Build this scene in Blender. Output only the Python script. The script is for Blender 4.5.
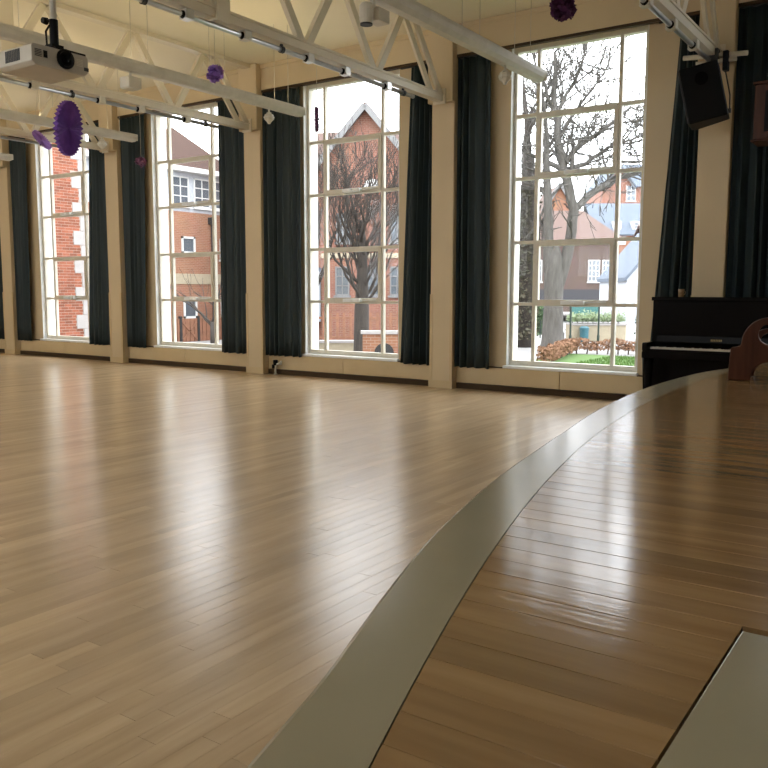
import bpy, bmesh, math, random
from mathutils import Vector, Matrix

random.seed(7)
S = bpy.context.scene
COL = S.collection
for o in list(bpy.data.objects):
    bpy.data.objects.remove(o)

# ------------------------------------------------------------------ camera
EYE = Vector((0, 0, 1.27))
YAW, PITCH, ROLL, FPX = 0.6030, 0.1127, 0.0018, 828.6
cam_d = bpy.data.cameras.new('camera')
cam = bpy.data.objects.new('camera', cam_d)
COL.objects.link(cam)
fw0 = Vector((-math.sin(YAW), math.cos(YAW), 0))
rt0 = Vector((math.cos(YAW), math.sin(YAW), 0))
up0 = Vector((0, 0, 1))
fwd = fw0 * math.cos(PITCH) - up0 * math.sin(PITCH)
upv = up0 * math.cos(PITCH) + fw0 * math.sin(PITCH)
rgt = rt0 * math.cos(ROLL) + upv * math.sin(ROLL)
upr = upv * math.cos(ROLL) - rt0 * math.sin(ROLL)
cam.matrix_world = Matrix(((rgt.x, upr.x, -fwd.x, EYE.x), (rgt.y, upr.y, -fwd.y, EYE.y),
                           (rgt.z, upr.z, -fwd.z, EYE.z), (0, 0, 0, 1)))
cam_d.sensor_width = 36
cam_d.lens = 36 * FPX / 768
cam_d.clip_end = 500
S.camera = cam

# ------------------------------------------------------------------ sky, exposure
SKY = 5.0
w = bpy.data.worlds.new('overcast_sky')
S.world = w
w.use_nodes = True
bg = w.node_tree.nodes['Background']
bg.inputs[0].default_value = (0.93, 0.965, 1.0, 1)
bg.inputs[1].default_value = SKY
S.view_settings.view_transform = 'Standard'
S.view_settings.look = 'None'
S.view_settings.exposure = 0.36
S.view_settings.gamma = 1
S.view_settings.use_curve_mapping = False
UPLIGHT = 20.0

# ------------------------------------------------------------------ materials
MATS = {}
def mat(name, col, rough=0.6, col2=None, scale=8.0, stretch=(1, 1, 1), bump=0.0, bscale=60.0, metal=0.0,
        spec=0.5, tint=0.0, coat=0.0, detail=4.0, rvar=0.0):
    if name in MATS:
        return MATS[name]
    m = bpy.data.materials.new(name)
    m.use_nodes = True
    nt = m.node_tree; N = nt.nodes; L = nt.links
    b = N['Principled BSDF']
    b.inputs['Roughness'].default_value = rough
    b.inputs['Metallic'].default_value = metal
    b.inputs['Specular IOR Level'].default_value = spec
    b.inputs['Coat Weight'].default_value = coat
    b.inputs['Coat Roughness'].default_value = 0.12
    tc = N.new('ShaderNodeTexCoord')
    mp = N.new('ShaderNodeMapping'); mp.inputs['Scale'].default_value = stretch
    L.new(tc.outputs['Object'], mp.inputs['Vector'])
    ns = N.new('ShaderNodeTexNoise'); ns.inputs['Scale'].default_value = scale; ns.inputs['Detail'].default_value = detail
    L.new(mp.outputs[0], ns.inputs['Vector'])
    rp = N.new('ShaderNodeMix'); rp.data_type = 'RGBA'
    c2 = col2 or tuple(c * 0.86 for c in col)
    rp.inputs[6].default_value = (*col, 1); rp.inputs[7].default_value = (*c2, 1)
    mr = N.new('ShaderNodeMapRange'); mr.inputs[1].default_value = 0.3; mr.inputs[2].default_value = 0.7
    L.new(ns.outputs[0], mr.inputs[0]); L.new(mr.outputs[0], rp.inputs[0])
    out = rp.outputs[2]
    if tint > 0:
        at = N.new('ShaderNodeAttribute'); at.attribute_name = 'tint'
        hs = N.new('ShaderNodeHueSaturation')
        m2 = N.new('ShaderNodeMapRange'); m2.inputs[3].default_value = 1 - tint; m2.inputs[4].default_value = 1 + tint
        L.new(at.outputs['Fac'], m2.inputs[0]); L.new(m2.outputs[0], hs.inputs['Value'])
        L.new(out, hs.inputs['Color']); out = hs.outputs[0]
    L.new(out, b.inputs['Base Color'])
    if rvar > 0:
        n3 = N.new('ShaderNodeTexNoise'); n3.inputs['Scale'].default_value = 2.2; n3.inputs['Detail'].default_value = 5
        L.new(tc.outputs['Object'], n3.inputs['Vector'])
        m3 = N.new('ShaderNodeMapRange'); m3.inputs[1].default_value = 0.3; m3.inputs[2].default_value = 0.7
        m3.inputs[3].default_value = rough - rvar; m3.inputs[4].default_value = rough + rvar
        L.new(n3.outputs[0], m3.inputs[0]); L.new(m3.outputs[0], b.inputs['Roughness'])
    if bump > 0:
        n2 = N.new('ShaderNodeTexNoise'); n2.inputs['Scale'].default_value = bscale; n2.inputs['Detail'].default_value = 5
        L.new(mp.outputs[0], n2.inputs['Vector'])
        bp = N.new('ShaderNodeBump'); bp.inputs['Strength'].default_value = bump; bp.inputs['Distance'].default_value = 0.01
        L.new(n2.outputs[0], bp.inputs['Height']); L.new(bp.outputs[0], b.inputs['Normal'])
    MATS[name] = m
    return m

def emit(name, col, strength):
    m = bpy.data.materials.new(name); m.use_nodes = True
    b = m.node_tree.nodes['Principled BSDF']
    b.inputs['Base Color'].default_value = (0.8, 0.8, 0.8, 1)
    b.inputs['Emission Color'].default_value = (*col, 1)
    b.inputs['Emission Strength'].default_value = strength
    return m

def brick_mat(name, c1, c2, mortar, axis='x', scale=1.0):
    m = bpy.data.materials.new(name); m.use_nodes = True
    nt = m.node_tree; N = nt.nodes; L = nt.links
    b = N['Principled BSDF']; b.inputs['Roughness'].default_value = 0.9
    tc = N.new('ShaderNodeTexCoord')
    sp = N.new('ShaderNodeSeparateXYZ'); L.new(tc.outputs['Object'], sp.inputs[0])
    ad = N.new('ShaderNodeMath'); L.new(sp.outputs[0], ad.inputs[0]); L.new(sp.outputs[1], ad.inputs[1])
    cb = N.new('ShaderNodeCombineXYZ'); L.new(ad.outputs[0], cb.inputs[0]); L.new(sp.outputs[2], cb.inputs[1])
    br = N.new('ShaderNodeTexBrick')
    br.inputs['Color1'].default_value = (*c1, 1); br.inputs['Color2'].default_value = (*c2, 1)
    br.inputs['Mortar'].default_value = (*mortar, 1); br.inputs['Scale'].default_value = 1
    br.inputs['Brick Width'].default_value = 0.225 * scale; br.inputs['Row Height'].default_value = 0.075 * scale
    br.inputs['Mortar Size'].default_value = 0.006 * scale
    L.new(cb.outputs[0], br.inputs['Vector'])
    ns = N.new('ShaderNodeTexNoise'); ns.inputs['Scale'].default_value = 1.3; L.new(tc.outputs['Object'], ns.inputs['Vector'])
    mx = N.new('ShaderNodeMix'); mx.data_type = 'RGBA'; mx.blend_type = 'MULTIPLY'; mx.inputs[0].default_value = 0.5
    L.new(br.outputs[0], mx.inputs[6]); L.new(ns.outputs[1], mx.inputs[7])
    mx2 = N.new('ShaderNodeMix'); mx2.data_type = 'RGBA'; mx2.inputs[0].default_value = 0.6
    L.new(mx.outputs[2], mx2.inputs[6]); L.new(br.outputs[0], mx2.inputs[7])
    L.new(mx2.outputs[2], b.inputs['Base Color'])
    MATS[name] = m
    return m

def glass_mat(name, tintc=(1, 1, 1)):
    m = bpy.data.materials.new(name); m.use_nodes = True
    nt = m.node_tree; N = nt.nodes; L = nt.links
    N.remove(N['Principled BSDF'])
    tr = N.new('ShaderNodeBsdfTransparent'); tr.inputs[0].default_value = (*tintc, 1)
    gl = N.new('ShaderNodeBsdfGlossy'); gl.inputs['Roughness'].default_value = 0.0
    lw = N.new('ShaderNodeLayerWeight'); lw.inputs[0].default_value = 0.5
    pw = N.new('ShaderNodeMath'); pw.operation = 'POWER'; pw.inputs[1].default_value = 4.0
    fr = N.new('ShaderNodeMath'); fr.operation = 'MULTIPLY_ADD'; fr.inputs[1].default_value = 0.35; fr.inputs[2].default_value = 0.006
    L.new(lw.outputs['Facing'], pw.inputs[0]); L.new(pw.outputs[0], fr.inputs[0])
    mx = N.new('ShaderNodeMixShader')
    L.new(fr.outputs[0], mx.inputs[0]); L.new(tr.outputs[0], mx.inputs[1]); L.new(gl.outputs[0], mx.inputs[2])
    L.new(mx.outputs[0], N['Material Output'].inputs[0])
    MATS[name] = m
    return m

M_WALL = mat('cream_wall_paint', (0.60, 0.485, 0.31), 0.55, (0.55, 0.445, 0.285), 1.5, bump=0.05, bscale=40)
M_CEIL = mat('ceiling_paint', (0.75, 0.69, 0.54), 0.7, (0.71, 0.655, 0.51), 1.2)
M_PANEL = mat('cream_panel_paint', (0.58, 0.46, 0.27), 0.5, (0.52, 0.40, 0.23), 3)
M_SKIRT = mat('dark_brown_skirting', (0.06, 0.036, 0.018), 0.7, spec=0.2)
M_FRAME = mat('cream_window_paint', (0.70, 0.66, 0.56), 0.45)
M_REVEAL = mat('white_reveal_paint', (0.84, 0.86, 0.86), 0.45)
M_TRUSS = mat('truss_cream_paint', (0.66, 0.60, 0.47), 0.45, (0.61, 0.55, 0.43), 3)
M_GALV = mat('galvanised_steel', (0.62, 0.62, 0.60), 0.3, metal=0.85)
M_BLACK = mat('black_plastic', (0.006, 0.006, 0.006), 0.5, spec=0.12)
M_DKGREY = mat('dark_grey_metal', (0.035, 0.035, 0.035), 0.5, spec=0.3)
M_WHITE = mat('white_enamel', (0.66, 0.64, 0.56), 0.4)
M_OFFW = mat('off_white_plastic', (0.62, 0.58, 0.48), 0.45)
M_CURT = mat('dark_green_curtain_cloth', (0.017, 0.031, 0.035), 0.6, (0.012, 0.021, 0.024), 6, (4, 4, 0.4), bump=0.1, bscale=200, spec=0.35)
M_FLOOR = mat('pale_maple_board', (0.60, 0.45, 0.285), 0.23, (0.48, 0.35, 0.21), 3.0, (5, 0.5, 1), bump=0.05, bscale=10, tint=0.12)
M_SUB = mat('floor_gap', (0.14, 0.09, 0.05), 0.8)
M_STAGE = mat('worn_brown_stage_board', (0.34, 0.21, 0.094), 0.13, (0.255, 0.15, 0.062), 4.0, (0.6, 6, 1), bump=0.04, bscale=9, tint=0.16)
M_BAND = mat('grey_green_stage_paint', (0.35, 0.31, 0.21), 0.17, (0.31, 0.275, 0.18), 2.5, bump=0.03, bscale=14)
M_FASCIA = mat('stage_fascia_wood', (0.22, 0.13, 0.06), 0.5)
M_PIANO = mat('black_piano_lacquer', (0.005, 0.004, 0.004), 0.25, spec=0.07)
M_KEY = mat('ivory_key', (0.62, 0.57, 0.48), 0.35)
M_BRASS = mat('brass', (0.35, 0.25, 0.09), 0.4, metal=0.8)
M_REDWOOD = mat('red_brown_wood', (0.075, 0.026, 0.012), 0.4, (0.045, 0.015, 0.007), 6, (6, 6, 0.6), spec=0.2)
M_PURPLE = mat('purple_tissue', (0.13, 0.045, 0.30), 0.85, (0.09, 0.03, 0.22), 12)
M_LILAC = mat('lilac_tissue', (0.34, 0.20, 0.55), 0.85, (0.25, 0.13, 0.45), 12)
M_PLUM = mat('plum_tissue', (0.09, 0.018, 0.085), 0.85, (0.06, 0.012, 0.06), 12)
M_MAUVE = mat('mauve_tissue', (0.27, 0.12, 0.22), 0.85, (0.2, 0.08, 0.17), 12)
M_THREAD = mat('thread', (0.5, 0.47, 0.4), 0.8)
M_GLASS = glass_mat('window_glass')

# ------------------------------------------------------------------ mesh helpers
class MB:
    def __init__(s): s.v = []; s.f = []
    def box(s, x0, x1, y0, y1, z0, z1):
        b = len(s.v)
        s.v += [(x0, y0, z0), (x1, y0, z0), (x1, y1, z0), (x0, y1, z0), (x0, y0, z1), (x1, y0, z1), (x1, y1, z1), (x0, y1, z1)]
        s.f += [tuple(b + i for i in q) for q in ((0, 3, 2, 1), (4, 5, 6, 7), (0, 1, 5, 4), (1, 2, 6, 5), (2, 3, 7, 6), (3, 0, 4, 7))]
        return s
    def bar(s, p0, p1, wx, wy, side=Vector((1, 0, 0))):
        p0 = Vector(p0); p1 = Vector(p1); d = (p1 - p0).normalized()
        a = (side - d * side.dot(d)).normalized(); c = d.cross(a)
        b = len(s.v)
        for p in (p0, p1):
            for i, j in ((-1, -1), (1, -1), (1, 1), (-1, 1)):
                s.v.append(tuple(p + a * (i * wx / 2) + c * (j * wy / 2)))
        s.f += [tuple(b + i for i in q) for q in ((3, 2, 1, 0), (4, 5, 6, 7), (0, 1, 5, 4), (1, 2, 6, 5), (2, 3, 7, 6), (3, 0, 4, 7))]
        return s
    def tube(s, pts, rad, n=8, cap=True):
        pts = [Vector(p) for p in pts]
        if not isinstance(rad, (list, tuple)): rad = [rad] * len(pts)
        b = len(s.v); prev = None
        for i, p in enumerate(pts):
            d = (pts[min(i + 1, len(pts) - 1)] - pts[max(i - 1, 0)]).normalized()
            ref = prev if prev is not None else (Vector((1, 0, 0)) if abs(d.x) < 0.8 else Vector((0, 1, 0)))
            a = (ref - d * ref.dot(d)).normalized(); c = d.cross(a); prev = a
            for k in range(n):
                t = 2 * math.pi * k / n
                s.v.append(tuple(p + a * (rad[i] * math.cos(t)) + c * (rad[i] * math.sin(t))))
        for i in range(len(pts) - 1):
            for k in range(n):
                k2 = (k + 1) % n
                s.f.append((b + i * n + k, b + i * n + k2, b + (i + 1) * n + k2, b + (i + 1) * n + k))
        if cap:
            s.f.append(tuple(b + k for k in range(n))[::-1])
            e = b + (len(pts) - 1) * n
            s.f.append(tuple(e + k for k in range(n)))
        return s
    def prism(s, poly, fn0, fn1):
        """poly: list of 2-D points; fn0/fn1 map a 2-D point to the two end caps."""
        b = len(s.v); n = len(poly)
        s.v += [tuple(fn0(p)) for p in poly] + [tuple(fn1(p)) for p in poly]
        s.f.append(tuple(b + i for i in range(n))[::-1]); s.f.append(tuple(b + n + i for i in range(n)))
        for i in range(n):
            j = (i + 1) % n
            s.f.append((b + i, b + j, b + n + j, b + n + i))
        return s
    def lathe(s, prof, o=(0, 0, 0), n=16, axis='z'):
        b = len(s.v); o = Vector(o)
        for r, h in prof:
            for k in range(n):
                t = 2 * math.pi * k / n; c, q = r * math.cos(t), r * math.sin(t)
                p = (c, q, h) if axis == 'z' else ((h, c, q) if axis == 'x' else (q, h, c))
                s.v.append(tuple(o + Vector(p)))
        for i in range(len(prof) - 1):
            for k in range(n):
                k2 = (k + 1) % n
                s.f.append((b + i * n + k, b + i * n + k2, b + (i + 1) * n + k2, b + (i + 1) * n + k))
        s.f.append(tuple(b + k for k in range(n))[::-1])
        e = b + (len(prof) - 1) * n
        s.f.append(tuple(e + k for k in range(n)))
        return s
    def mesh(s, name, m, smooth=False):
        me = bpy.data.meshes.new(name); me.from_pydata(s.v, [], s.f); me.update()
        if m: me.materials.append(m)
        bm = bmesh.new(); bm.from_mesh(me); bmesh.ops.recalc_face_normals(bm, faces=bm.faces); bm.to_mesh(me); bm.free()
        if smooth:
            for p in me.polygons: p.use_smooth = True
        return me
    def build(s, name, m, parent=None, smooth=False, bevel=0.0, loc=None):
        o = bpy.data.objects.new(name, s.mesh(name, m, smooth)); COL.objects.link(o)
        if parent: put(o, parent)
        if loc is not None: o.location = loc
        if bevel:
            md = o.modifiers.new('bevel', 'BEVEL'); md.width = bevel; md.segments = 2; md.limit_method = 'ANGLE'
        return o

def put(o, parent):
    """parent while keeping the coordinates the mesh was written in (world)"""
    o.parent = parent
    o.matrix_parent_inverse = Matrix.Translation(-world_loc(parent)) if parent.get('_w') else Matrix.Identity(4)
def world_loc(p):
    v = Vector(p.location)
    return v
def tag(o, label=None, cat=None, group=None, kind=None):
    if label: o['label'] = label
    if cat: o['category'] = cat
    if group: o['group'] = group
    if kind: o['kind'] = kind
    return o
def thing(name, label, cat, loc=(0, 0, 0), rotz=0.0, group=None, kind=None):
    """Empty at the thing's base; parts are written in local coordinates"""
    o = bpy.data.objects.new(name, None); COL.objects.link(o)
    o.location = loc; o.rotation_euler = (0, 0, rotz); o.empty_display_size = 0.1
    return tag(o, label, cat, group, kind)
def lbl(o, text): o['label'] = text; return o
def tints(me, values):
    """per-face-corner free: per-point float attribute"""
    a = me.attributes.new('tint', 'FLOAT', 'POINT')
    a.data.foreach_set('value', values)

# ------------------------------------------------------------------ room layout (metres)
BAY = 3.2955
PIER0 = -2.21                     # pier centres along X
WIN0 = -3.82                      # window centres along X
pier_x = [PIER0 - BAY * k for k in range(-1, 6)]
win_x = [WIN0 - BAY * k for k in range(-1, 5)]     # index 1 is the window beside the piano
CEIL = 4.55
X0, X1, Y0, Y1 = -18.95, 4.0, -1.2, 9.46
YW, YG, YP = 9.48, 9.577, 9.30    # recess wall face, glass plane, pier face
OPW, ZS, ZH = 0.83, 0.33, 4.21    # half opening width, sill, head

# ---- floor: sub-floor + boards
floor = MB().box(X0, X1, Y0, 9.8, -0.12, -0.012).build('floor', M_SUB)
tag(floor, kind='structure')
STAGE_Z, HS = 0.82, 0.45
CORR = [(1.2, .018), (1.6, -.012), (2.1, 0.0), (2.8, .016), (3.8, 0), (4.8, -.036), (5.6, -.044), (6.5, -.012), (7.6, .015),
        (8.8, .042), (9.9, .045), (10.6, .03), (11.4, -.05), (12.2, -.08)]
def corr(t):
    if t <= CORR[0][0]: return CORR[0][1]
    for (a, va), (b, vb) in zip(CORR, CORR[1:]):
        if t <= b: return va + (vb - va) * (t - a) / (b - a)
    return CORR[-1][1]
def edge_outer(y):
    t = y / HS; d = t - 9.032
    return HS * (19.831 - math.sqrt(22.409 ** 2 - d * d) - corr(t))
def edge_inner(y):
    t = y / HS; d = t - 9.359
    return HS * (21.972 - math.sqrt(24.289 ** 2 - d * d))

def screen(p):
    q = Vector(p) - EYE; dz = q.dot(fwd)
    if dz < 0.15: return None
    return 384 + FPX * q.dot(rgt) / dz, 384 - FPX * q.dot(upr) / dz, dz
def board_mesh(name, x0, x1, y0, y1, z, m, depth=0.01, tv=None):
    b = MB(); e = 0.0006
    b.v = [(x0, y0, z - depth), (x1, y0, z - depth), (x1, y1, z - depth), (x0, y1, z - depth),
           (x0, y0, z - e), (x1, y0, z - e), (x1, y1, z - e), (x0, y1, z - e),
           (x0 + e, y0 + e, z), (x1 - e, y0 + e, z), (x1 - e, y1 - e, z), (x0 + e, y1 - e, z)]
    b.f = [(8, 9, 10, 11)]
    for a, c in ((0, 4), (4, 8)):
        for i in range(4):
            j = (i + 1) % 4
            b.f.append((a + i, a + j, c + j, c + i))
    return b
boards = []
SW = 0.075
nstrip = int((0.2 - X0) / SW)
for i in range(nstrip):
    xa = X0 + i * SW; y = Y0 - random.random() * 1.5
    while y < Y1:
        ln = random.uniform(0.9, 2.1)
        ya, yb = max(y, Y0), min(y + ln, Y1); y += ln
        if yb - ya < 0.03: continue
        boards.append((xa + 0.00025, xa + SW - 0.00025, ya + 0.0004, yb - 0.0004, random.gauss(0, 0.00006), min(1, max(0, random.gauss(.5, .24)))))
def seen_area(b):
    c = ((b[0] + b[1]) / 2, (b[2] + b[3]) / 2, 0)
    if c[0] > edge_outer(min(c[1], 9.2)) - 0.02: return 0
    n = 0; s = 0
    for t in (0.1, 0.3, 0.5, 0.7, 0.9):
        p = screen((c[0], b[2] + (b[3] - b[2]) * t, 0))
        if p and 0 < p[0] < 768 and 0 < p[1] < 768:
            # hidden behind the stage edge?
            q = Vector((c[0], b[2] + (b[3] - b[2]) * t, 0)) - EYE
            k = (STAGE_Z - EYE.z) / q.z; h = EYE + q * k
            if h.x > edge_outer(max(min(h.y, 9.2), 0.0)): continue
            s += 1 / p[2] ** 3
    return s * (b[3] - b[2])
boards.sort(key=seen_area, reverse=True)
rest = MB(); rest_t = []
for i, b in enumerate(boards):
    q = board_mesh('floor_board', *b[:4], b[4], M_FLOOR)
    if i < 300:
        me = q.mesh('floor_board', M_FLOOR); tints(me, [b[5]] * 12)
        o = bpy.data.objects.new('floor_board', me); COL.objects.link(o); o.parent = floor
    else:
        k = len(rest.v); rest.v += q.v; rest.f += [tuple(k + j for j in f) for f in q.f]; rest_t += [b[5]] * 12
me = rest.mesh('floor_boards', M_FLOOR); tints(me, rest_t)
o = bpy.data.objects.new('floor_boards', me); COL.objects.link(o); o.parent = floor; o['kind'] = 'stuff'

# ---- ceiling
tag(MB().box(X0, X1, Y0, 9.8, CEIL, CEIL + 0.15).build('ceiling', M_CEIL), kind='structure')

# ---- window wall with openings
wb = MB()
edges = []
for c in sorted(win_x): edges.append((c - OPW, c + OPW))
px = X0
for a, b in edges:
    wb.box(px, a, YW, 9.78, 0, CEIL); wb.box(a, b, YW, 9.78, 0, ZS - 0.04); wb.box(a, b, YW, 9.78, ZH, CEIL); px = b
wb.box(px, X1, YW, 9.78, 0, CEIL)
wall_back = wb.build('wall_back', M_WALL); tag(wall_back, kind='structure')
# bulkhead above the windows
MB().box(X0, X1, 9.34, YW, 4.19, CEIL).build('bulkhead', M_WALL, wall_back)
MB().box(X0, X1, 9.325, 9.34, 4.49, CEIL).build('cornice_strip', M_WALL, wall_back)
for x in pier_x:
    p = MB().box(x - .165, x + .165, YP, YW, 0, CEIL).build('pier', M_WALL, wall_back, bevel=0.012)
    MB().box(x - .18, x + .18, YP - .085, YP, 3.61, CEIL).build('pier_head', M_WALL, p, bevel=0.012)
    for sx in (-1, 1):
        MB().box(x + sx * .15 - .019, x + sx * .15 + .019, YP - .006, YP + .03, .10, 1.22).build('corner_guard', M_PANEL, p)
    MB().box(x - .178, x + .178, YP - .014, YP + .1, 0, .10).build('plinth', M_PANEL, p)
for k in range(-1, 5):
    a, b = PIER0 - BAY * (k + 1) + .166, PIER0 - BAY * k - .166
    mid = (a + b) / 2 - .05
    for q0, q1 in ((a, mid - .003), (mid + .003, b)):
        MB().box(q0, q1, 9.425, YW, .075, .292).build('panel', M_PANEL, wall_back, bevel=0.004)
    MB().box(a, b, 9.345, 9.405, 4.158, 4.19).build('rail_soffit_shade', M_SKIRT, wall_back)  # curtain rail; its dark brown also paints the shade under the bulkhead
    MB().box(a, b, 9.43, YW, .292, .305).build('ledge', M_SKIRT, wall_back)
    sk = MB().box(a, b, 9.405, YW, 0, .07).build('baseboard_back', M_SKIRT); tag(sk, kind='structure')
    if k == -1: sk.name = 'baseboard_back'

# ---- other walls
tag(MB().box(X0 - .2, X0, Y0, 9.78, 0, CEIL).build('wall_left', M_WALL), kind='structure')
tag(MB().box(X1, X1 + .2, Y0, 9.78, 0, CEIL).build('wall_right', M_WALL), kind='structure')
wf = MB(); px = X0 - .2
FILL_WINS = [c for c in sorted(win_x)]
SILL = {c: (1.6 if c < -6 else 2.7) for c in FILL_WINS}      # added fill windows: tall down the hall, high ones by the stage
for c in FILL_WINS:
    a, b = c - 1.0, c + 1.0
    wf.box(px, a, Y0 - .2, Y0, 0, CEIL); wf.box(a, b, Y0 - .2, Y0, 0, SILL[c]); wf.box(a, b, Y0 - .2, Y0, 4.0, CEIL); px = b
wf.box(px, X1 + .2, Y0 - .2, Y0, 0, CEIL)
tag(wf.build('wall_front', M_WALL), kind='structure')

# ---- windows
ZB = [0.378, 1.1006, 1.861, 2.638, 3.387, 4.154]
MU = 0.5056
win_mesh = {}
for wi, c in enumerate(win_x):
    W = thing('window_%d' % (wi + 1), None, None, (c, 0, 0), kind='structure')
    fr = MB()
    fr.box(-OPW, -OPW + .05, 9.545, 9.635, ZS, ZH); fr.box(OPW - .05, OPW, 9.545, 9.635, ZS, ZH)
    fr.box(-OPW + .05, OPW - .05, 9.545, 9.635, ZB[5] - .012, ZH); fr.box(-OPW + .05, OPW - .05, 9.545, 9.635, ZS, ZB[0] + .012)
    fo = fr.build('window_frame', M_FRAME, W)
    # painted reveals
    MB().box(-OPW - .001, -OPW + .006, YW - .004, 9.545, ZS, ZH).build('reveal', M_REVEAL, W)
    MB().box(OPW - .006, OPW + .001, YW - .004, 9.545, ZS, ZH).build('reveal', M_REVEAL, W)
    MB().box(-OPW, OPW, YW - .004, 9.545, ZH - .006, ZH + .001).build('reveal', M_FRAME, W)
    for sx in (-1, 1):
        MB().box(sx * OPW - (.006 if sx > 0 else .001), sx * OPW + (.001 if sx > 0 else .006), 9.635, 9.785, ZS, ZH).build('outer_reveal', M_REVEAL, W)
        MB().box(sx * MU - .021, sx * MU + .021, 9.55, 9.605, ZB[0], ZB[5]).build('mullion', M_FRAME, W)
    for z in ZB[1:5]:
        MB().box(-OPW + .05, OPW - .05, 9.552, 9.603, z - .020, z + .020).build('transom', M_FRAME, W)
    MB().box(-OPW - .02, OPW + .02, 9.41, 9.66, ZS - .035, ZS).build('window_sill', M_REVEAL, W, bevel=0.006)
    # opening casements (second and fourth rows, centre)
    for r in (1, 3):
        z0, z1 = ZB[r] + .012, ZB[r + 1] - .004
        cs = MB()
        cs.box(-MU + .012, -MU + .060, 9.532, 9.585, z0, z1); cs.box(MU - .060, MU - .012, 9.532, 9.585, z0, z1)
        cs.box(-MU + .060, MU - .060, 9.532, 9.585, z0, z0 + .045); cs.box(-MU + .060, MU - .060, 9.532, 9.585, z1 - .048, z1)
        co = cs.build('casement', M_FRAME, W)
        hb = MB().box(-.12, .17, 9.462, 9.532, z0 - .012, z0 + .035)
        hb.box(-.02, .05, 9.445, 9.462, z0 - .006, z0 + .02)
        hb.bar((.17, 9.505, z0 + .01), (.42, 9.536, z0 + .028), .018, .022, Vector((0, 0, 1)))
        hb.build('window_stay', M_REVEAL, co)
    # panes
    cols = [(-OPW + .05, -MU - .021), (-MU + .021, MU - .021), (MU + .021, OPW - .05)]
    for r in range(5):
        for q, (a, b) in enumerate(cols):
            z0, z1 = ZB[r] + .012, ZB[r + 1] - .012
            key = (r, q)
            if key not in win_mesh: win_mesh[key] = MB().box(a - .004, b + .004, YG - .002, YG + .002, z0, z1).mesh('pane', M_GLASS)
            o = bpy.data.objects.new('pane', win_mesh[key]); COL.objects.link(o); o.parent = W

# unseen windows added in the opposite wall to brighten piers, floor and stage
for wi, c in enumerate(FILL_WINS):
    W = thing('window_%d' % (wi + 11), None, None, (c, Y0 - .1, SILL[c]), kind='structure'); h = 4.0 - SILL[c]
    fr = MB().box(-1, -.95, -.05, .05, 0, h); fr.box(.95, 1, -.05, .05, 0, h); fr.box(-.95, .95, -.05, .05, 0, .05); fr.box(-.95, .95, -.05, .05, h - .05, h)
    fr.build('window_frame', M_FRAME, W)
    for xx in (-.33, .33): MB().box(xx - .02, xx + .02, -.03, .03, .05, h - .05).build('mullion', M_FRAME, W)
    for zz in ((h / 3, h * 2 / 3) if h > 2 else (h / 2,)): MB().box(-.95, .95, -.03, .03, zz - .02, zz + .02).build('transom', M_FRAME, W)
    MB().box(-.95, .95, -.002, .002, .05, h - .05).build('pane', M_GLASS, W)

# ------------------------------------------------------------------ stage
stage = thing('stage', 'raised wooden stage with brown boards and a curved grey-green edge', 'stage', (0, 0, 0))
YS0, YS1 = Y0 + .02, 9.28
ys = [YS0 + (YS1 - YS0) * i / 140 for i in range(141)]
b = MB()
XR = X1 - .02
nn = len(ys)
for y in ys:
    xo = edge_outer(max(y, 0)) if y >= 0 else edge_outer(0) + (-y) * .36
    b.v += [(xo + .012, y, 0), (xo + .012, y, STAGE_Z - .014), (XR, y, STAGE_Z - .014), (XR, y, 0)]
for i in range(nn - 1):
    for k in range(4):
        j = (k + 1) % 4
        b.f.append((4 * i + k, 4 * i + j, 4 * i + 4 + j, 4 * i + 4 + k))
b.f.append((0, 1, 2, 3)); b.f.append(tuple(4 * (nn - 1) + k for k in (3, 2, 1, 0)))
b.build('stage_body', M_FASCIA, stage)
def eo(y): return edge_outer(y) if y >= 0 else edge_outer(0) + (-y) * .36
def ei(y): return edge_inner(y) if y >= 0 else edge_inner(0) + (-y) * .36
b = MB()
for y in ys:
    xo, xi = eo(y), max(ei(y), eo(y) + .06)
    b.v += [(xo, y, STAGE_Z - .05), (xo, y, STAGE_Z - .008), (xo + .002, y, STAGE_Z - .003), (xo + .008, y, STAGE_Z), (xi - .002, y, STAGE_Z), (xi - .002, y, STAGE_Z - .02)]
for i in range(nn - 1):
    for k in range(6):
        j = (k + 1) % 6
        b.f.append((6 * i + k, 6 * i + j, 6 * i + 6 + j, 6 * i + 6 + k))
b.f.append(tuple(range(6))); b.f.append(tuple(6 * (nn - 1) + k for k in range(5, -1, -1)))
lbl(b.build('edge_band', M_BAND, stage, smooth=False), 'grey-green painted curved edge of the stage')
BW = 0.0648
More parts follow.
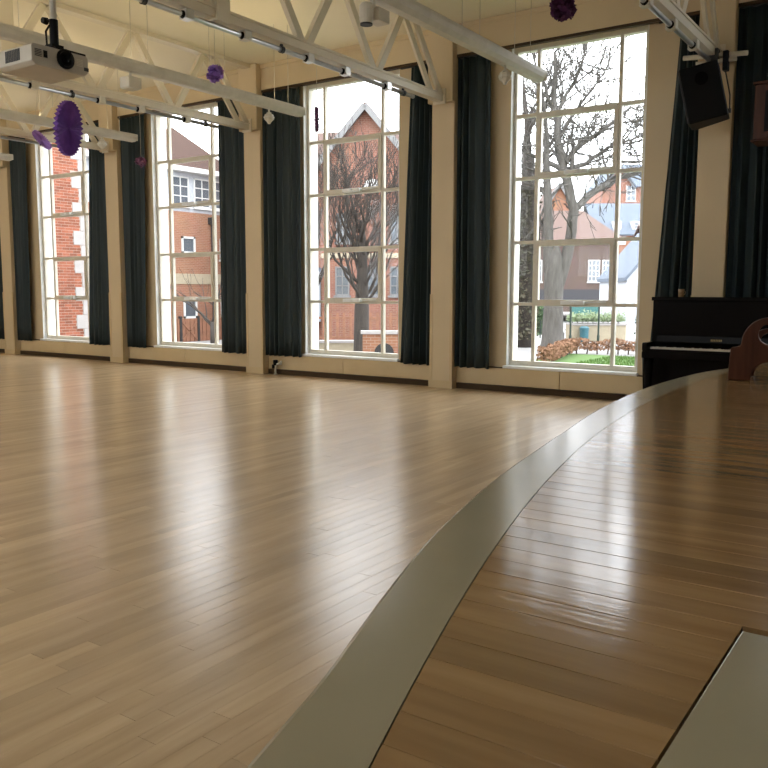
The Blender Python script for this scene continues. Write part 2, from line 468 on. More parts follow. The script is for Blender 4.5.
# painted panel let into the boards
PX, PY = -0.2105, 1.146
lbl(MB().box(PX + .003, 1.3, -.6, PY - .002, STAGE_Z - .014, STAGE_Z + .0005).build('floor_panel', M_BAND, stage, bevel=0.002), 'grey-green painted panel let into the stage boards')
y = 0.7085 - BW * 29
while y < YS1 - BW:
    ya, yb = y + .0006, y + BW - .0006
    segs = [[(ei(ya), ei(yb)), (XR, XR)]]
    if ya < PY and ya > -.66:
        segs = [[(ei(ya), ei(yb)), (PX, PX)], [(1.303, 1.303), (XR, XR)]]
    tv = min(1, max(0, random.gauss(.5, .27))); dz = random.gauss(0, .00012)
    for (l0, l1), (r0, r1) in segs:
        q = MB(); z = STAGE_Z + dz; e = .0007
        q.v = [(l0, ya, z - .013), (r0, ya, z - .013), (r1, yb, z - .013), (l1, yb, z - .013),
               (l0, ya, z - e), (r0, ya, z - e), (r1, yb, z - e), (l1, yb, z - e),
               (l0, ya + e, z), (r0, ya + e, z), (r1, yb - e, z), (l1, yb - e, z)]
        q.f = [(8, 9, 10, 11)] + [(a + i, a + (i + 1) % 4, cc + (i + 1) % 4, cc + i) for a, cc in ((0, 4), (4, 8)) for i in range(4)]
        me = q.mesh('stage_board', M_STAGE); tints(me, [tv] * 12)
        o = bpy.data.objects.new('stage_board', me); COL.objects.link(o); o.parent = stage
    y += BW

# ------------------------------------------------------------------ roof trusses
CH0, CH1 = 3.615, 3.71
truss_lbl = {0: 'cream steel lattice roof truss ending above the hanging black loudspeaker',
             1: 'cream steel lattice roof truss at the pier between the park window and the gable window',
             2: 'cream steel lattice roof truss at the pier between the gable window and the white-storey window',
             3: 'cream steel lattice roof truss at the pier beside the quoin-view window',
             4: 'cream steel lattice roof truss at the pier beyond the quoin-view window',
             5: 'cream steel lattice roof truss farthest from the stage'}
nodes_b = [9.03 - 1.222 * i for i in range(9)]
for k in range(5):
    x = PIER0 - BAY * k
    T = thing('roof_truss', truss_lbl[k], 'truss', (x, 0, 0), group='roof trusses')
    ya, yb = Y0 + .01, YP - .086
    c = MB().box(-.065, .065, ya, yb, CH1 - .02, CH1); c.box(-.05, .05, ya, yb, CH0, CH1 - .02)
    c.build('bottom_chord', M_TRUSS, T)
    MB().box(-.07, .07, ya, yb, CEIL - .055, CEIL - .001).build('top_chord', M_TRUSS, T)
    zt, zb = CEIL - .055, CH1 - .005
    for n_, yn in enumerate(nodes_b):
        if n_ == 0:
            MB().bar((-.03, yn - .62, zt), (-.03, yn + .02, zb), .03, .085).build('web', M_TRUSS, T)
            MB().bar((.03, yn - .50, zt), (.03, yn + .14, zb), .03, .085).build('web', M_TRUSS, T)
        else:
            MB().bar((0, yn - .61, zt), (0, yn - .05, zb), .055, .085).build('web', M_TRUSS, T)
            MB().bar((0, yn + .55, zt), (0, yn + .05, zb), .055, .085).build('web', M_TRUSS, T)
    MB().box(-.07, .07, 5.34, 5.50, CH0 - .02, CEIL - .055).build('post', M_TRUSS, T)
    MB().box(-.09, .09, yb - .012, yb, CH0 - .03, CH1 + .06).build('end_plate', M_TRUSS, T)

# lighting bars slung under the trusses
bar_lbl = {0: 'silver lighting pipe with socket boxes ending beside the hanging black loudspeaker',
           1: 'silver lighting pipe with socket boxes crossing the head of the gable window',
           2: 'silver lighting pipe with socket boxes crossing the head of the white-storey window',
           3: 'silver lighting pipe with socket boxes crossing the head of the quoin-view window'}
for k in range(4):
    x = PIER0 - BAY * k
    B = thing('lighting_bar', bar_lbl[k], 'lighting bar', (x, 0, 0), group='lighting bars under the trusses')
    zp = 3.565
    y1 = 8.6 if k else 8.93
    MB().tube([(0, .6, zp), (0, y1, zp)], .024, 12).build('pipe', M_GALV, B, smooth=True)
    for yb in ([8.03, 7.25, 6.65, 5.75, 5.05, 4.2, 3.3] if k else [8.35, 7.62, 6.9, 6.1, 5.2, 4.3]):
        s = MB().box(-.045, .045, yb - .04, yb + .05, zp - .035, zp + .05)
        so = s.build('socket_box', M_OFFW if k != 1 else M_GALV, B, bevel=.006)
        MB().lathe([(.012, -.10), (.034, -.04), (.036, -.038)], (0, yb, zp), 10, 'y').build('cable_gland', M_BLACK, so)
    for yb in [8.38, 6.25, 4.6]:
        h = MB().box(-.008, .008, yb - .015, yb + .015, zp + .02, CH0 + .001)
        h.lathe([(.034, -.02), (.034, .02)], (0, yb, zp), 10, 'y')
        h.build('clamp', M_DKGREY, B)

# suspended light fittings
M_LAMP = emit('warm_fluorescent_tube', (1.0, 0.82, 0.50), UPLIGHT)
fit_lbl = {0: 'long white suspended batten light pointing at the park window, unlit',
           1: 'long white suspended batten light ending before the gable window, uplight lit',
           2: 'long white suspended batten light ending before the white-storey window, uplight lit',
           3: 'long white suspended batten light ending before the quoin-view window, uplight lit',
           4: 'long white suspended batten light farthest from the stage'}
for k in range(5):
    x = -3.86 - BAY * k
    F = thing('batten_light', fit_lbl[k], 'light', (x, 0, 0), group='suspended batten lights')
    yend = 8.54 if k == 0 else 8.47
    zt, zb_ = 3.60, 3.495
    prof = [(-.085, zt), (-.085, zt - .03), (-.07, zt - .07), (-.04, zb_), (.04, zb_), (.07, zt - .07), (.085, zt - .03), (.085, zt),
            (.078, zt), (.078, zt - .03), (-.078, zt - .03), (-.078, zt)]
    MB().prism(prof, lambda p: (p[0], .4, p[1]), lambda p: (p[0], yend, p[1])).build('body', M_WHITE, F)
    MB().box(-.087, .087, yend - .005, yend + .012, zb_ + .012, zt).build('end_cap', M_WHITE, F, bevel=.004)
    t = MB()
    yy = .5
    while yy < yend - .3:
        y2 = min(yy + 1.45, yend - .06)
        t.tube([(.02, yy, zt - .016), (.02, y2, zt - .016)], .013, 8); yy += 1.5
    t.build('lamp_tube', M_LAMP if k else M_WHITE, F)
    for yy in (8.05, 6.95, 5.85, 4.4, 3.0, 1.5):
        wv = MB()
        wv.tube([(-.06, yy, zt - .03), (-.06, yy, CEIL - .002)], .003, 5); wv.tube([(.06, yy + .12, zt - .03), (.06, yy + .12, CEIL - .002)], .003, 5)
        wv.build('suspension_wire', M_THREAD, F)
# sensors / small spots below the fittings
def sensor(x, y, label, style):
    s = thing('ceiling_sensor' if style else 'twin_spotlight', label, 'sensor' if style else 'spotlight', (x, y, 3.495))
    MB().lathe([(.012, 0), (.012, -.05), (.03, -.05), (.03, -.06)], n=10).build('stem', M_OFFW, s)
    if style == 1:
        MB().box(-.075, .075, -.08, .08, -.17, -.06).build('housing', M_OFFW, s, bevel=.008)
        MB().box(-.06, .06, -.065, .065, -.178, -.17).build('base_plate', M_WHITE, s)
    elif style == 2:
        MB().lathe([(.02, -.055), (.055, -.075), (.062, -.13), (.03, -.16), (.015, -.185)], n=8).build('housing', M_OFFW, s)
        MB().lathe([(.068, -.10), (.068, -.115)], n=8).build('rim', M_WHITE, s)
    else:
        MB().box(-.06, .06, -.02, .13, -.16, -.06).build('gear_box', M_OFFW, s, bevel=.006)
        sp = MB().lathe([(.04, -.20), (.055, -.17), (.055, -.07), (.04, -.05)], (0, -.10, 0), 14).build('lamp_head', M_OFFW, s, smooth=False)
        MB().lathe([(.048, -.212), (.048, -.2)], (0, -.10, 0), 14).build('lens', M_DKGREY, sp)
    return s
sensor(-7.15, 5.78, 'boxy cream sensor under the batten light, left of the lilac tissue pompom', 1)
sensor(-7.15, 7.87, 'star-shaped cream sensor under the batten light by the dark green curtain', 2)
sensor(-3.86, 5.46, 'cream twin spotlight hanging under the unlit batten light', 0)
sensor(-3.86, 7.72, 'small cream sensor under the unlit batten light beside the park window', 2)
sensor(-10.45, 7.9, 'small cream sensor under the batten light before the white-storey window', 2)

# ------------------------------------------------------------------ curtains
def curtain(xt0, xt1, xb0, xb1, folds, label, seed, zt=4.142, zb=.285):
    rnd = random.Random(seed)
    n = folds * 12; rows = 14
    ph = [rnd.uniform(-.5, .5) for _ in range(folds + 2)]
    am = [rnd.uniform(.45, 1.25) for _ in range(folds + 2)]; wp = rnd.uniform(0, 6.28)
    q = MB()
    for r in range(rows + 1):
        t = r / rows
        a = xt0 + (xb0 - xt0) * t; b_ = xt1 + (xb1 - xt1) * t
        for i in range(n + 1):
            u = i / n; f = folds * min(1, max(0, u + .07 * math.sin(math.pi * u) * math.sin(5.3 * u + wp) + .012 * math.sin(25 * u + wp))); fi = min(folds, int(f))
            amp = am[fi] * (1 - (f - fi)) + am[fi + 1] * (f - fi)
            p = ph[fi] * (1 - (f - fi)) + ph[fi + 1] * (f - fi)
            sway = .35 * math.sin(t * 2.2 + seed + fi * .7) * t
            th = 2 * math.pi * f + p + sway
            yv = 9.370 + .042 * amp * math.sin(th) * (.75 + .25 * t)
            xx = a + (b_ - a) * u + .006 * math.sin(2 * th) * amp
            q.v.append((xx, yv, zt + (zb - zt) * t + (.006 * math.sin(th) if r == rows else 0)))
    for r in range(rows):
        for i in range(n):
            k = r * (n + 1) + i
            q.f.append((k, k + 1, k + n + 2, k + n + 1))
    root = thing('curtain', label, 'curtain', ((xb0 + xb1) / 2, 9.372, zb), group='dark green window curtains')
    me = q.mesh('curtain_cloth', M_CURT, True)
    o = bpy.data.objects.new('curtain_cloth', me); COL.objects.link(o); o.parent = root
    o.location = (-(xb0 + xb1) / 2, -9.372, -zb)
    md = o.modifiers.new('thick', 'SOLIDIFY'); md.thickness = .004
    h = MB().box(min(xt0, xb0) - .0, max(xt1, xb1) + .0, 9.36, 9.384, zt - .004, zt + .0095).build('curtain_track', M_DKGREY, root)
    h.location = o.location
curtain(-5.325, -4.87, -5.33, -4.82, 4, 'dark green curtain between a pier and the reveal edge of the park window', 1)
curtain(-2.62, -2.385, -2.85, -2.385, 4, 'dark green curtain falling behind the piano beside the park window', 2)
curtain(-2.035, -1.30, -2.035, -1.25, 7, 'dark green curtain behind the piano and the hanging wooden cabinet', 3)
curtain(-8.63, -7.92, -8.63, -7.93, 6, 'broad dark green curtain with the floor valve below it, beside the gable window', 4)
curtain(-6.03, -5.68, -6.19, -5.68, 4, 'narrow dark green curtain between the gable window and the pier', 5)
curtain(-11.92, -11.29, -11.92, -11.39, 5, 'dark green curtain with the small mauve pompom hanging in front', 6)
curtain(-9.57, -8.98, -9.59, -8.98, 5, 'dark green curtain overlapping the downpipe side of the white-storey window', 7)
curtain(-15.22, -14.66, -15.22, -14.76, 5, 'dark green curtain on the far side of the quoin-view window', 8)
curtain(-12.75, -12.27, -12.93, -12.27, 4, 'dark green curtain covering the stone-quoin side of the quoin-view window', 9)
curtain(-16.2, -15.57, -16.2, -15.57, 7, 'dark green curtain sliver beyond the last pier in view', 10)

# ------------------------------------------------------------------ paper decorations
def paper_fan(loc, R, normal, m, label, string_top, segs=34):
    root = thing('paper_fan', label, 'decoration', loc)
    n = Vector(normal).normalized()
    a = Vector((0, 0, 1)); a = (a - n * a.dot(n)).normalized(); c = n.cross(a)
    q = MB(); cnt = segs * 2
    for side in (1, -1):
        base = len(q.v)
        q.v.append(tuple(n * (.012 * side)))
        for i in range(cnt):
            t = 2 * math.pi * i / cnt; rr = R * (1.0 if i % 2 else .982); h = .032 * R / .3 * (1 if i % 2 else -.4)
            for f in (.28, 1.0):
                q.v.append(tuple((a * math.cos(t) + c * math.sin(t)) * (rr * f) + n * side * (.004 + h * (.25 + .75 * f) if h > 0 else .004)))
        for i in range(cnt):
            j = (i + 1) % cnt
            q.f.append((base, base + 1 + 2 * i, base + 1 + 2 * j))
            q.f.append((base + 1 + 2 * i, base + 2 + 2 * i, base + 2 + 2 * j, base + 1 + 2 * j))
    k = 1 + 2 * cnt
    for i in range(cnt):
        j = (i + 1) % cnt
        q.f.append((2 + 2 * i, k + 2 + 2 * i, k + 2 + 2 * j, 2 + 2 * j))
    q.build('pleated_disc', m, root)
    for s_ in (1, -1):
        MB().lathe([(R * .07, -.006), (R * .07, .006)], n=12).build('centre_button', m, root).matrix_local = \
            Matrix.Translation(n * (.02 * s_)) @ n.to_track_quat('Z', 'Y').to_matrix().to_4x4()
    MB().tube([a * R * .95, Vector((0, 0, string_top - loc[2]))], .0025, 5).build('string', M_THREAD, root)
def pompom(loc, R, m, label, string_top, seed, petals=90, flat=1.0):
    root = thing('tissue_pompom', label, 'decoration', loc)
    rnd = random.Random(seed); q = MB()
    for i in range(petals):
        d = Vector((rnd.gauss(0, 1), rnd.gauss(0, 1), rnd.gauss(0, 1) * flat)).normalized()
        a = d.orthogonal().normalized(); a = Matrix.Rotation(rnd.uniform(0, 6.28), 3, d) @ a; c = d.cross(a)
        r = R * rnd.uniform(.82, 1.05); wd = R * rnd.uniform(.22, .36)
        b0 = len(q.v)
        q.v += [tuple(d * R * .1), tuple(d * r * .6 + a * wd), tuple(d * r + a * wd * .6 + c * wd * .4), tuple(d * r * .93 + c * wd * .7),
                tuple(d * r - a * wd * .6 + c * wd * .3), tuple(d * r * .6 - a * wd)]
        q.f += [(b0, b0 + 1, b0 + 2, b0 + 3), (b0, b0 + 3, b0 + 4, b0 + 5)]
    o = q.build('petals', m, root)
    q = MB().lathe([(R * .05, -R * .7), (R * .55, -R * .4), (R * .68, 0), (R * .55, R * .4), (R * .05, R * .7)], n=10).build('core', m, root)
    MB().tube([(0, 0, R * .6), (0, 0, string_top - loc[2])], .0022, 5).build('string', M_THREAD, root)
paper_fan((-8.80, 6.185, 3.165), .315, (.88, .49, -.12), M_PURPLE, 'large purple pleated paper fan disc hanging from a lighting pipe'  , 3.529)
paper_fan((-11.85, 7.85, 3.575), .175, (-.19, -.68, -.70), M_LILAC, 'small tilted lilac paper fan beside the large purple fan', CEIL - .002)
paper_fan((-5.506, 6.78, 3.0), .122, (.82, .57, 0), M_PLUM, 'dark plum paper fan seen edge-on before the gable window'  , 3.529, 22)
pompom((-5.506, 5.37, 3.16), .082, M_LILAC, 'lilac tissue pompom hanging below the lighting pipe'  , 3.529, 3)
pompom((-3.27, 7.74, 3.945), .135, M_PLUM, 'dark plum tissue pompom hanging from the ceiling before the park window', CEIL, 5)
pompom((-8.80, 7.24, 2.91), .078, M_MAUVE, 'small mauve tissue pompom on a long string before a dark curtain'  , 3.529, 8, 60)

# ------------------------------------------------------------------ projector
P = thing('projector', 'white ceiling projector on a black pole mount', 'projector', (-4.695, 3.143, 2.598))
body = MB().prism([(-.192, .0), (-.165, -.022), (.165, -.022), (.192, .0), (.192, .085), (.18, .1), (-.18, .1), (-.192, .085)],
                  lambda p: (-.175, p[0], p[1]), lambda p: (.175, p[0], p[1]))
body.build('body', mat('projector_casing', (.46, .42, .34), .45), P, bevel=.006)
ln = MB().lathe([(.058, .168), (.058, .186), (.046, .188), (.040, .178)], (0, .03, .05), 20, 'x').build('lens_ring', M_BLACK, P)
MB().lathe([(.03, .176), (.022, .184), (.004, .187)], (0, .03, .05), 16, 'x').build('lens', M_PIANO, ln, smooth=True)
MB().box(.1745, .178, -.115, -.09, .03, .07).build('front_sensor', M_BLACK, P)
for yy in (-.15, .13):
    g = MB()
    for i in range(5): g.box(.1745, .177, yy - .022, yy + .022, .03 + i * .009, .034 + i * .009)
    g.build('speaker_grille', M_DKGREY if yy < 0 else M_OFFW, P)
g = MB()
for i in range(9): g.box(-.09 + i * .017, -.078 + i * .017, -.1945, -.19, .015, .082)
g.build('side_vent', M_DKGREY, P)
MB().box(.06, .178, .16, .192, .01, .03).build('indicator_panel', M_DKGREY, P)
MB().box(-.07, .17, -.03, .18, .1, .112).build('mount_plate', M_BLACK, P, bevel=.002)
mt = MB().tube([(.06, .04, .112), (.06, .04, .30)], .026, 14)
mt.box(.025, .095, 0, .08, .112, .15)
mt.build('mount_collar', M_BLACK, P)
MB().tube([(.06, -.01, .12), (.06, -.015, .22), (.06, .01, .26)], .006, 6).build('cable', M_BLACK, P)
MB().lathe([(.018, -.03), (.022, 0), (.018, .0)], (.06, -.005, .28), 10, 'y').build('mount_knob', M_BLACK, P)
MB().tube([(.06, .04, .30), (.06, .04, CEIL - 2.60)], .020, 14).build('pole', M_OFFW, P, smooth=True)
MB().lathe([(.09, CEIL - 2.598 - .02), (.09, CEIL - 2.598 - .002)], (.06, .04, 0), 16).build('ceiling_plate', M_OFFW, P)

# ------------------------------------------------------------------ hanging loudspeaker
SP = thing('loudspeaker', 'black loudspeaker tilted down on a bracket at the end of the truss', 'loudspeaker', (-2.18, 8.72, 3.18))
rot = Matrix.Rotation(math.radians(-13.0), 4, 'Y')
rz = Matrix.Rotation(math.radians(8), 4, 'Z')
R4 = rz @ rot
def spart(mb, name, m, parent=SP, **k):
    o = mb.build(name, m, parent, **k); o.matrix_local = R4 if parent is SP else Matrix.Identity(4); return o
cab = spart(MB().prism([(-.175, -.19), (.175, -.13), (.175, .13), (-.175, .19)], lambda p: (p[0], p[1], -.27), lambda p: (p[0], p[1], .27)), 'cabinet', M_BLACK, bevel=.012)
spart(MB().box(-.19, -.175, -.18, .18, -.26, .26), 'front_grille', M_DKGREY, bevel=.006)
rc = MB().lathe([(.062, -.004), (.062, .004), (.05, .004), (.05, .001)], n=18, axis='y'); rc.box(-.05, .05, -.004, .006, -.007, .007)
sd = math.atan2(.06, .35)
h = rc.build('side_handle', M_PIANO, SP); h.matrix_local = R4 @ Matrix.Translation((.01, -.165, .13)) @ Matrix.Rotation(sd, 4, 'Z')
br = MB().box(-.02, .02, -.2, .2, .0, .012)
MB().bar((-.02, -.03, .24), (-.02, .27, .40), .045, .016).build('bracket_arm', M_DKGREY, SP)
MB().tube([(-.30, .29, .46), (.32, .29, .42)], .024, 10).build('cross_tube', M_OFFW, SP)
MB().tube([(-.16, .24, .37), (.22, .29, .38)], .022, 10).build('lower_tube', M_OFFW, SP)
MB().box(-.05, .05, .235, .33, .36, .50).build('clamp', M_DKGREY, SP, bevel=.006)
MB().box(.1, .15, .22, .31, .27, .46).build('chain_hoist', M_BLACK, SP, bevel=.006)
MB().tube([(.125, .24, .28), (.19, .20, .02), (.20, .17, -.12)], .007, 6).build('safety_chain', M_DKGREY, SP)
MB().lathe([(.016, -.02), (.016, .02)], (.20, .17, -.14), 8).build('chain_link', M_DKGREY, SP)

# wooden cabinet hanging at the right
WC = thing('wooden_cabinet', 'red-brown wooden cabinet hung in front of the curtain right of the loudspeaker', 'cabinet', (-1.28, 8.2, 2.60))
MB().box(-.31, .31, -.14, .16, 0, .47).build('case', M_REDWOOD, WC, bevel=.008)
MB().box(-.325, .325, -.155, .17, .47, .495).build('top_moulding', M_REDWOOD, WC, bevel=.006)
MB().box(-.325, .325, -.155, .17, -.02, 0).build('bottom_moulding', M_REDWOOD, WC, bevel=.006)
MB().box(-.22, .22, -.15, -.14, .06, .41).build('front_cloth', M_BLACK, WC)
for xx in (.05, .26):
    MB().tube([(xx, 0, .49), (xx, 0, CEIL - 2.60)], .008, 8).build('hanger_rod', M_DKGREY, WC)

# ------------------------------------------------------------------ upright piano
PN = thing('upright_piano', 'black upright piano standing against the pier behind the stage', 'piano', (-1.93, 9.0, 0))
hw = .745
# local: x along, y- toward the room
MB().box(-hw, hw, -.05, .28, .08, 1.165).build('case', M_PIANO, PN, bevel=.006)
MB().box(-hw - .012, hw + .012, -.075, .29, 1.165, 1.205).build('lid', M_PIANO, PN, bevel=.006)
MB().box(-hw + .05, hw - .05, -.064, -.05, .80, 1.15).build('upper_panel', M_PIANO, PN, bevel=.004)
MB().box(-hw + .06, hw - .06, -.066, -.05, .12, .55).build('lower_panel', M_PIANO, PN, bevel=.004)
fb = MB().prism([(-.20, .705), (-.075, .735), (-.065, .80), (-.05, .80), (-.05, .70)], lambda p: (-hw + .06, p[0], p[1]), lambda p: (hw - .06, p[0], p[1])).build('fallboard', M_PIANO, PN)
mk = MB()
for i in range(7):
    mk.box(-.135 + i * .016, -.125 + i * .016, -.0735, -.070, .752, .772)
mk.build('maker_mark', M_BRASS, fb)
MB().box(-hw, hw, -.39, -.05, .575, .645).build('keybed', M_PIANO, PN, bevel=.006)
for s_ in (-1, 1):
    MB().box(s_ * (hw - .03) - .03, s_ * (hw - .03) + .03, -.39, -.05, .645, .735).build('cheek', M_PIANO, PN, bevel=.012)
    lg = MB().lathe([(.05, .08), (.04, .14), (.055, .45), (.06, .575)], (s_ * (hw - .05), -.32, 0), 12).build('leg', M_PIANO, PN, smooth=True)
    MB().box(s_ * (hw - .05) - .05, s_ * (hw - .05) + .05, -.39, -.05, .02, .08).build('toe_block', M_PIANO, PN, bevel=.006)
    for yy in (-.33, .2):
        MB().lathe([(.02, -.012), (.02, .012)], (s_ * (hw - .05), yy, .02), 10, 'x').build('castor', M_BRASS, PN)
wk = MB(); bk = MB(); nk = 52; kw = (2 * hw - .16) / nk
for i in range(nk):
    xa = -hw + .08 + i * kw
    wk.box(xa + .0006, xa + kw - .0006, -.365, -.20, .648, .690)
    if i % 7 in (0, 2, 3, 5, 6) and i < nk - 1: bk.box(xa + kw - .006, xa + kw + .006, -.315, -.20, .690, .701)
tag(wk.build('white_keys', M_KEY, PN), kind='stuff'); tag(bk.build('black_keys', M_PIANO, PN), kind='stuff')
MB().box(-hw + .06, hw - .06, -.39, -.368, .645, .672).build('key_slip', M_PIANO, PN)
for i in (-1, 0, 1):
    MB().bar((i * .07, -.05, .09), (i * .07, -.15, .075), .03, .012).build('pedal', M_BRASS, PN)
cp = thing('small_cup', 'small brown cup standing on the piano lid', 'cup', (-2.40, 8.99, 1.2052))
MB().lathe([(.018, 0), (.026, .004), (.028, .05), (.033, .082), (.03, .082), (.026, .01)], n=16).build('bowl', mat('cup_clay', (.34, .22, .12), .5), cp, smooth=True)
MB().lathe([(.02, .06), (.028, .064), (.02, .068)], n=12).build('contents', mat('cup_fill', (.28, .18, .10), .7), cp)
MB().tube([(.028, 0, .065), (.042, 0, .058), (.042, 0, .035), (.026, 0, .02)], .004, 6).build('handle', MATS['cup_clay'], cp)

# ------------------------------------------------------------------ carved wooden stand on the stage
def carved_end(ang0=0):
    # outline in (x, z): foot, shoulder, round pierced head, arch below
    pts = []
    pts += [(-.185, 0), (-.185, .005), (-.178, .155), (-.172, .165), (-.135, .172)]
    cx, cz, r = 0.0, .178, .128
    for i in range(25):
        t = math.pi - math.pi * i / 24
        pts.append((cx + r * math.cos(t), cz + .012 + r * math.sin(t)))
    pts += [(.135, .172), (.172, .165), (.178, .155), (.185, .005), (.185, 0)]
    pts += [(.082, 0)]
    for i in range(17):
        t = math.pi * i / 16
        pts.append((.078 * math.cos(t), .012 + .083 * math.sin(t)))
    pts += [(-.082, 0)]
    return pts
def holed_panel(name, y, parent):
    bm = bmesh.new()
    outer = carved_end(); hole = [(.052 * math.cos(2 * math.pi * i / 20), .235 + .052 * math.sin(2 * math.pi * i / 20)) for i in range(20)]
    es = []
    for loop in (outer, hole):
        vs = [bm.verts.new((p[0], y, p[1])) for p in loop]
        for i in range(len(vs)): es.append(bm.edges.new((vs[i], vs[(i + 1) % len(vs)])))
    bmesh.ops.triangle_fill(bm, edges=es, use_beauty=True)
    bad = [f for f in bm.faces if (lambda c: (c.x ** 2 + (c.z - .235) ** 2) < .045 ** 2 or (abs(c.x) < .06 and c.z < .06 and (c.x ** 2 + (c.z - .012) ** 2) < .07 ** 2))(f.calc_center_median())]
    bmesh.ops.delete(bm, geom=bad, context='FACES')
    r = bmesh.ops.extrude_face_region(bm, geom=list(bm.faces))
    for v in [g for g in r['geom'] if isinstance(g, bmesh.types.BMVert)]: v.co.y += .032
    bmesh.ops.recalc_face_normals(bm, faces=bm.faces)
    me = bpy.data.meshes.new(name); bm.to_mesh(me); bm.free(); me.materials.append(M_REDWOOD)
    o = bpy.data.objects.new(name, me); COL.objects.link(o); o.parent = parent
    md = o.modifiers.new('bevel', 'BEVEL'); md.width = .004; md.segments = 2; md.limit_method = 'ANGLE'
    return o
ST = thing('carved_stand', 'red-brown carved wooden stand with a round pierced end on the stage', 'stand', (-.755, 4.47, STAGE_Z + .0008), rotz=math.radians(9.5))
holed_panel('end_panel', 0, ST); holed_panel('end_panel', .24, ST).scale = (.85, 1, .80)
for xx in (-.12, .12):
    MB().box(xx - .02, xx + .02, .033, .239, .06, .11).build('rail', M_REDWOOD, ST)

# ------------------------------------------------------------------ floor valve by the pier
V = thing('radiator_valve', 'white pipe valve with a black wheel at the foot of the pier', 'valve', (-8.44, 9.36, 0))
MB().tube([(0, 0, 0), (0, 0, .13), (.03, 0, .16), (.10, .02, .16)], .014, 8).build('pipe', M_WHITE, V, smooth=True)
MB().lathe([(.03, -.05), (.036, -.02), (.036, .02), (.03, .03)], (0, 0, .19), 12).build('valve_head', M_BLACK, V)
MB().box(-.05, -.015, -.03, .03, .09, .15).build('valve_body', M_BLACK, V, bevel=.006)
MB().tube([(.06, -.005, .155), (.11, .01, .20)], .016, 8).build('union', M_WHITE, V)
MB().lathe([(.03, 0), (.03, .008)], n=10).build('floor_flange', M_WHITE, V)

# ================================================================== outside
def gz(x, y):
    t = min(1, max(0, (-11.0 - x) / 3.0)); t = t * t * (3 - 2 * t)
    return -0.20 - .75 * t * min(1, max(0, (y - 9.8) / 3))
M_LAWN = mat('lawn_grass', (0.075, 0.15, 0.026), 0.95, (0.055, 0.115, 0.02), 20, bump=.4, bscale=120)
M_PAVE = mat('grey_paving', (0.24, 0.235, 0.23), 0.9, (0.20, 0.195, 0.19), 3)
def ground(name, x0, x1, y0, y1, m, dz=0.0, nx=24, ny=24):
    q = MB()
    for j in range(ny + 1):
        for i in range(nx + 1):
            x = x0 + (x1 - x0) * i / nx; y = y0 + (y1 - y0) * j / ny
            q.v.append((x, y, gz(x, y) + dz))
    for j in range(ny):
        for i in range(nx):
            k = j * (nx + 1) + i; q.f.append((k, k + 1, k + nx + 2, k + nx + 1))
    return tag(q.build(name, m), kind='structure')
ground('ground', -90, 40, 9.80, 130, M_PAVE, 0, 90, 60)
ground('lawn', -7.3, 2, 9.85, 18.2, M_LAWN, .02, 20, 16)
g = MB()
rnd = random.Random(4)
for i in range(9000):
    x = rnd.uniform(-6.25, -3.5); y = rnd.uniform(13.5, 18.1); h = rnd.uniform(.03, .06); a = rnd.uniform(0, 3.14); z = gz(x, y) + .015
    dx, dy = .008 * math.cos(a), .008 * math.sin(a); k = len(g.v)
    g.v += [(x - dx, y - dy, z), (x + dx, y + dy, z), (x + rnd.uniform(-.015, .015), y + rnd.uniform(-.015, .015), z + h)]; g.f.append((k, k + 1, k + 2))
tag(g.build('grass', M_LAWN), 'short green lawn grass inside the brown hedge', 'grass', kind='stuff')

def leaves(n, sampler, size, seed, name, m, parent):
    rnd = random.Random(seed); q = MB()
    for i in range(n):
        p = Vector(sampler(rnd)); a = Vector((rnd.gauss(0, 1), rnd.gauss(0, 1), rnd.gauss(0, 1))).normalized()
        b_ = a.orthogonal().normalized(); s_ = size * rnd.uniform(.6, 1.3); k = len(q.v)
        q.v += [tuple(p - a * s_), tuple(p + b_ * s_ * .55), tuple(p + a * s_), tuple(p - b_ * s_ * .55)]; q.f.append((k, k + 1, k + 2, k + 3))
    return tag(q.build(name, m, parent), kind='stuff')

# --- brown beech hedge, two arms
M_BEECH = mat('dry_beech_leaf', (0.24, 0.13, 0.075), 0.9, (0.16, 0.08, 0.045), 9)
M_TWIG = mat('dark_twig', (0.07, 0.05, 0.04), 0.9)
def hedge(path, hgt, wid, label, seed):
    path = [Vector(p) for p in path]
    H = thing('beech_hedge', label, 'hedge', tuple(path[0])); q = MB(); r = random.Random(seed); lv = MB()
    for p0, p1 in zip(path, path[1:]):
        d = p1 - p0; L_ = d.length; d.normalize(); c = Vector((-d.y, d.x, 0)); o0 = p0 - path[0]
        for i in range(int(750 * L_)):
            t = r.random(); z = r.uniform(.10, hgt) * (1 + .12 * math.sin(t * 23))
            p = o0 + d * (t * L_) + c * r.uniform(-wid / 2, wid / 2) + Vector((0, 0, z))
            a = Vector((r.gauss(0, 1), r.gauss(0, 1), r.gauss(0, 1))).normalized(); b_ = a.orthogonal().normalized(); s_ = .035 * r.uniform(.6, 1.3); k = len(lv.v)
            lv.v += [tuple(p - a * s_), tuple(p + b_ * s_ * .55), tuple(p + a * s_), tuple(p - b_ * s_ * .55)]; lv.f.append((k, k + 1, k + 2, k + 3))
        n = int(L_ / .22)
        for i in range(n):
            b0 = o0 + d * ((i + .5) / n * L_); q.tube([b0, b0 + Vector((r.uniform(-.05, .05), 0, hgt * .8))], [.018, .01], 5)
    tag(lv.build('dry_leaves', M_BEECH, H), kind='stuff')
    q.build('stems', M_TWIG, H)
hedge([(-6.55, 15.0, -.20), (-7.35, 18.40, -.20), (-4.8, 19.55, -.20)], .34, .30, 'low brown beech hedge bending round the lawn outside', 1)

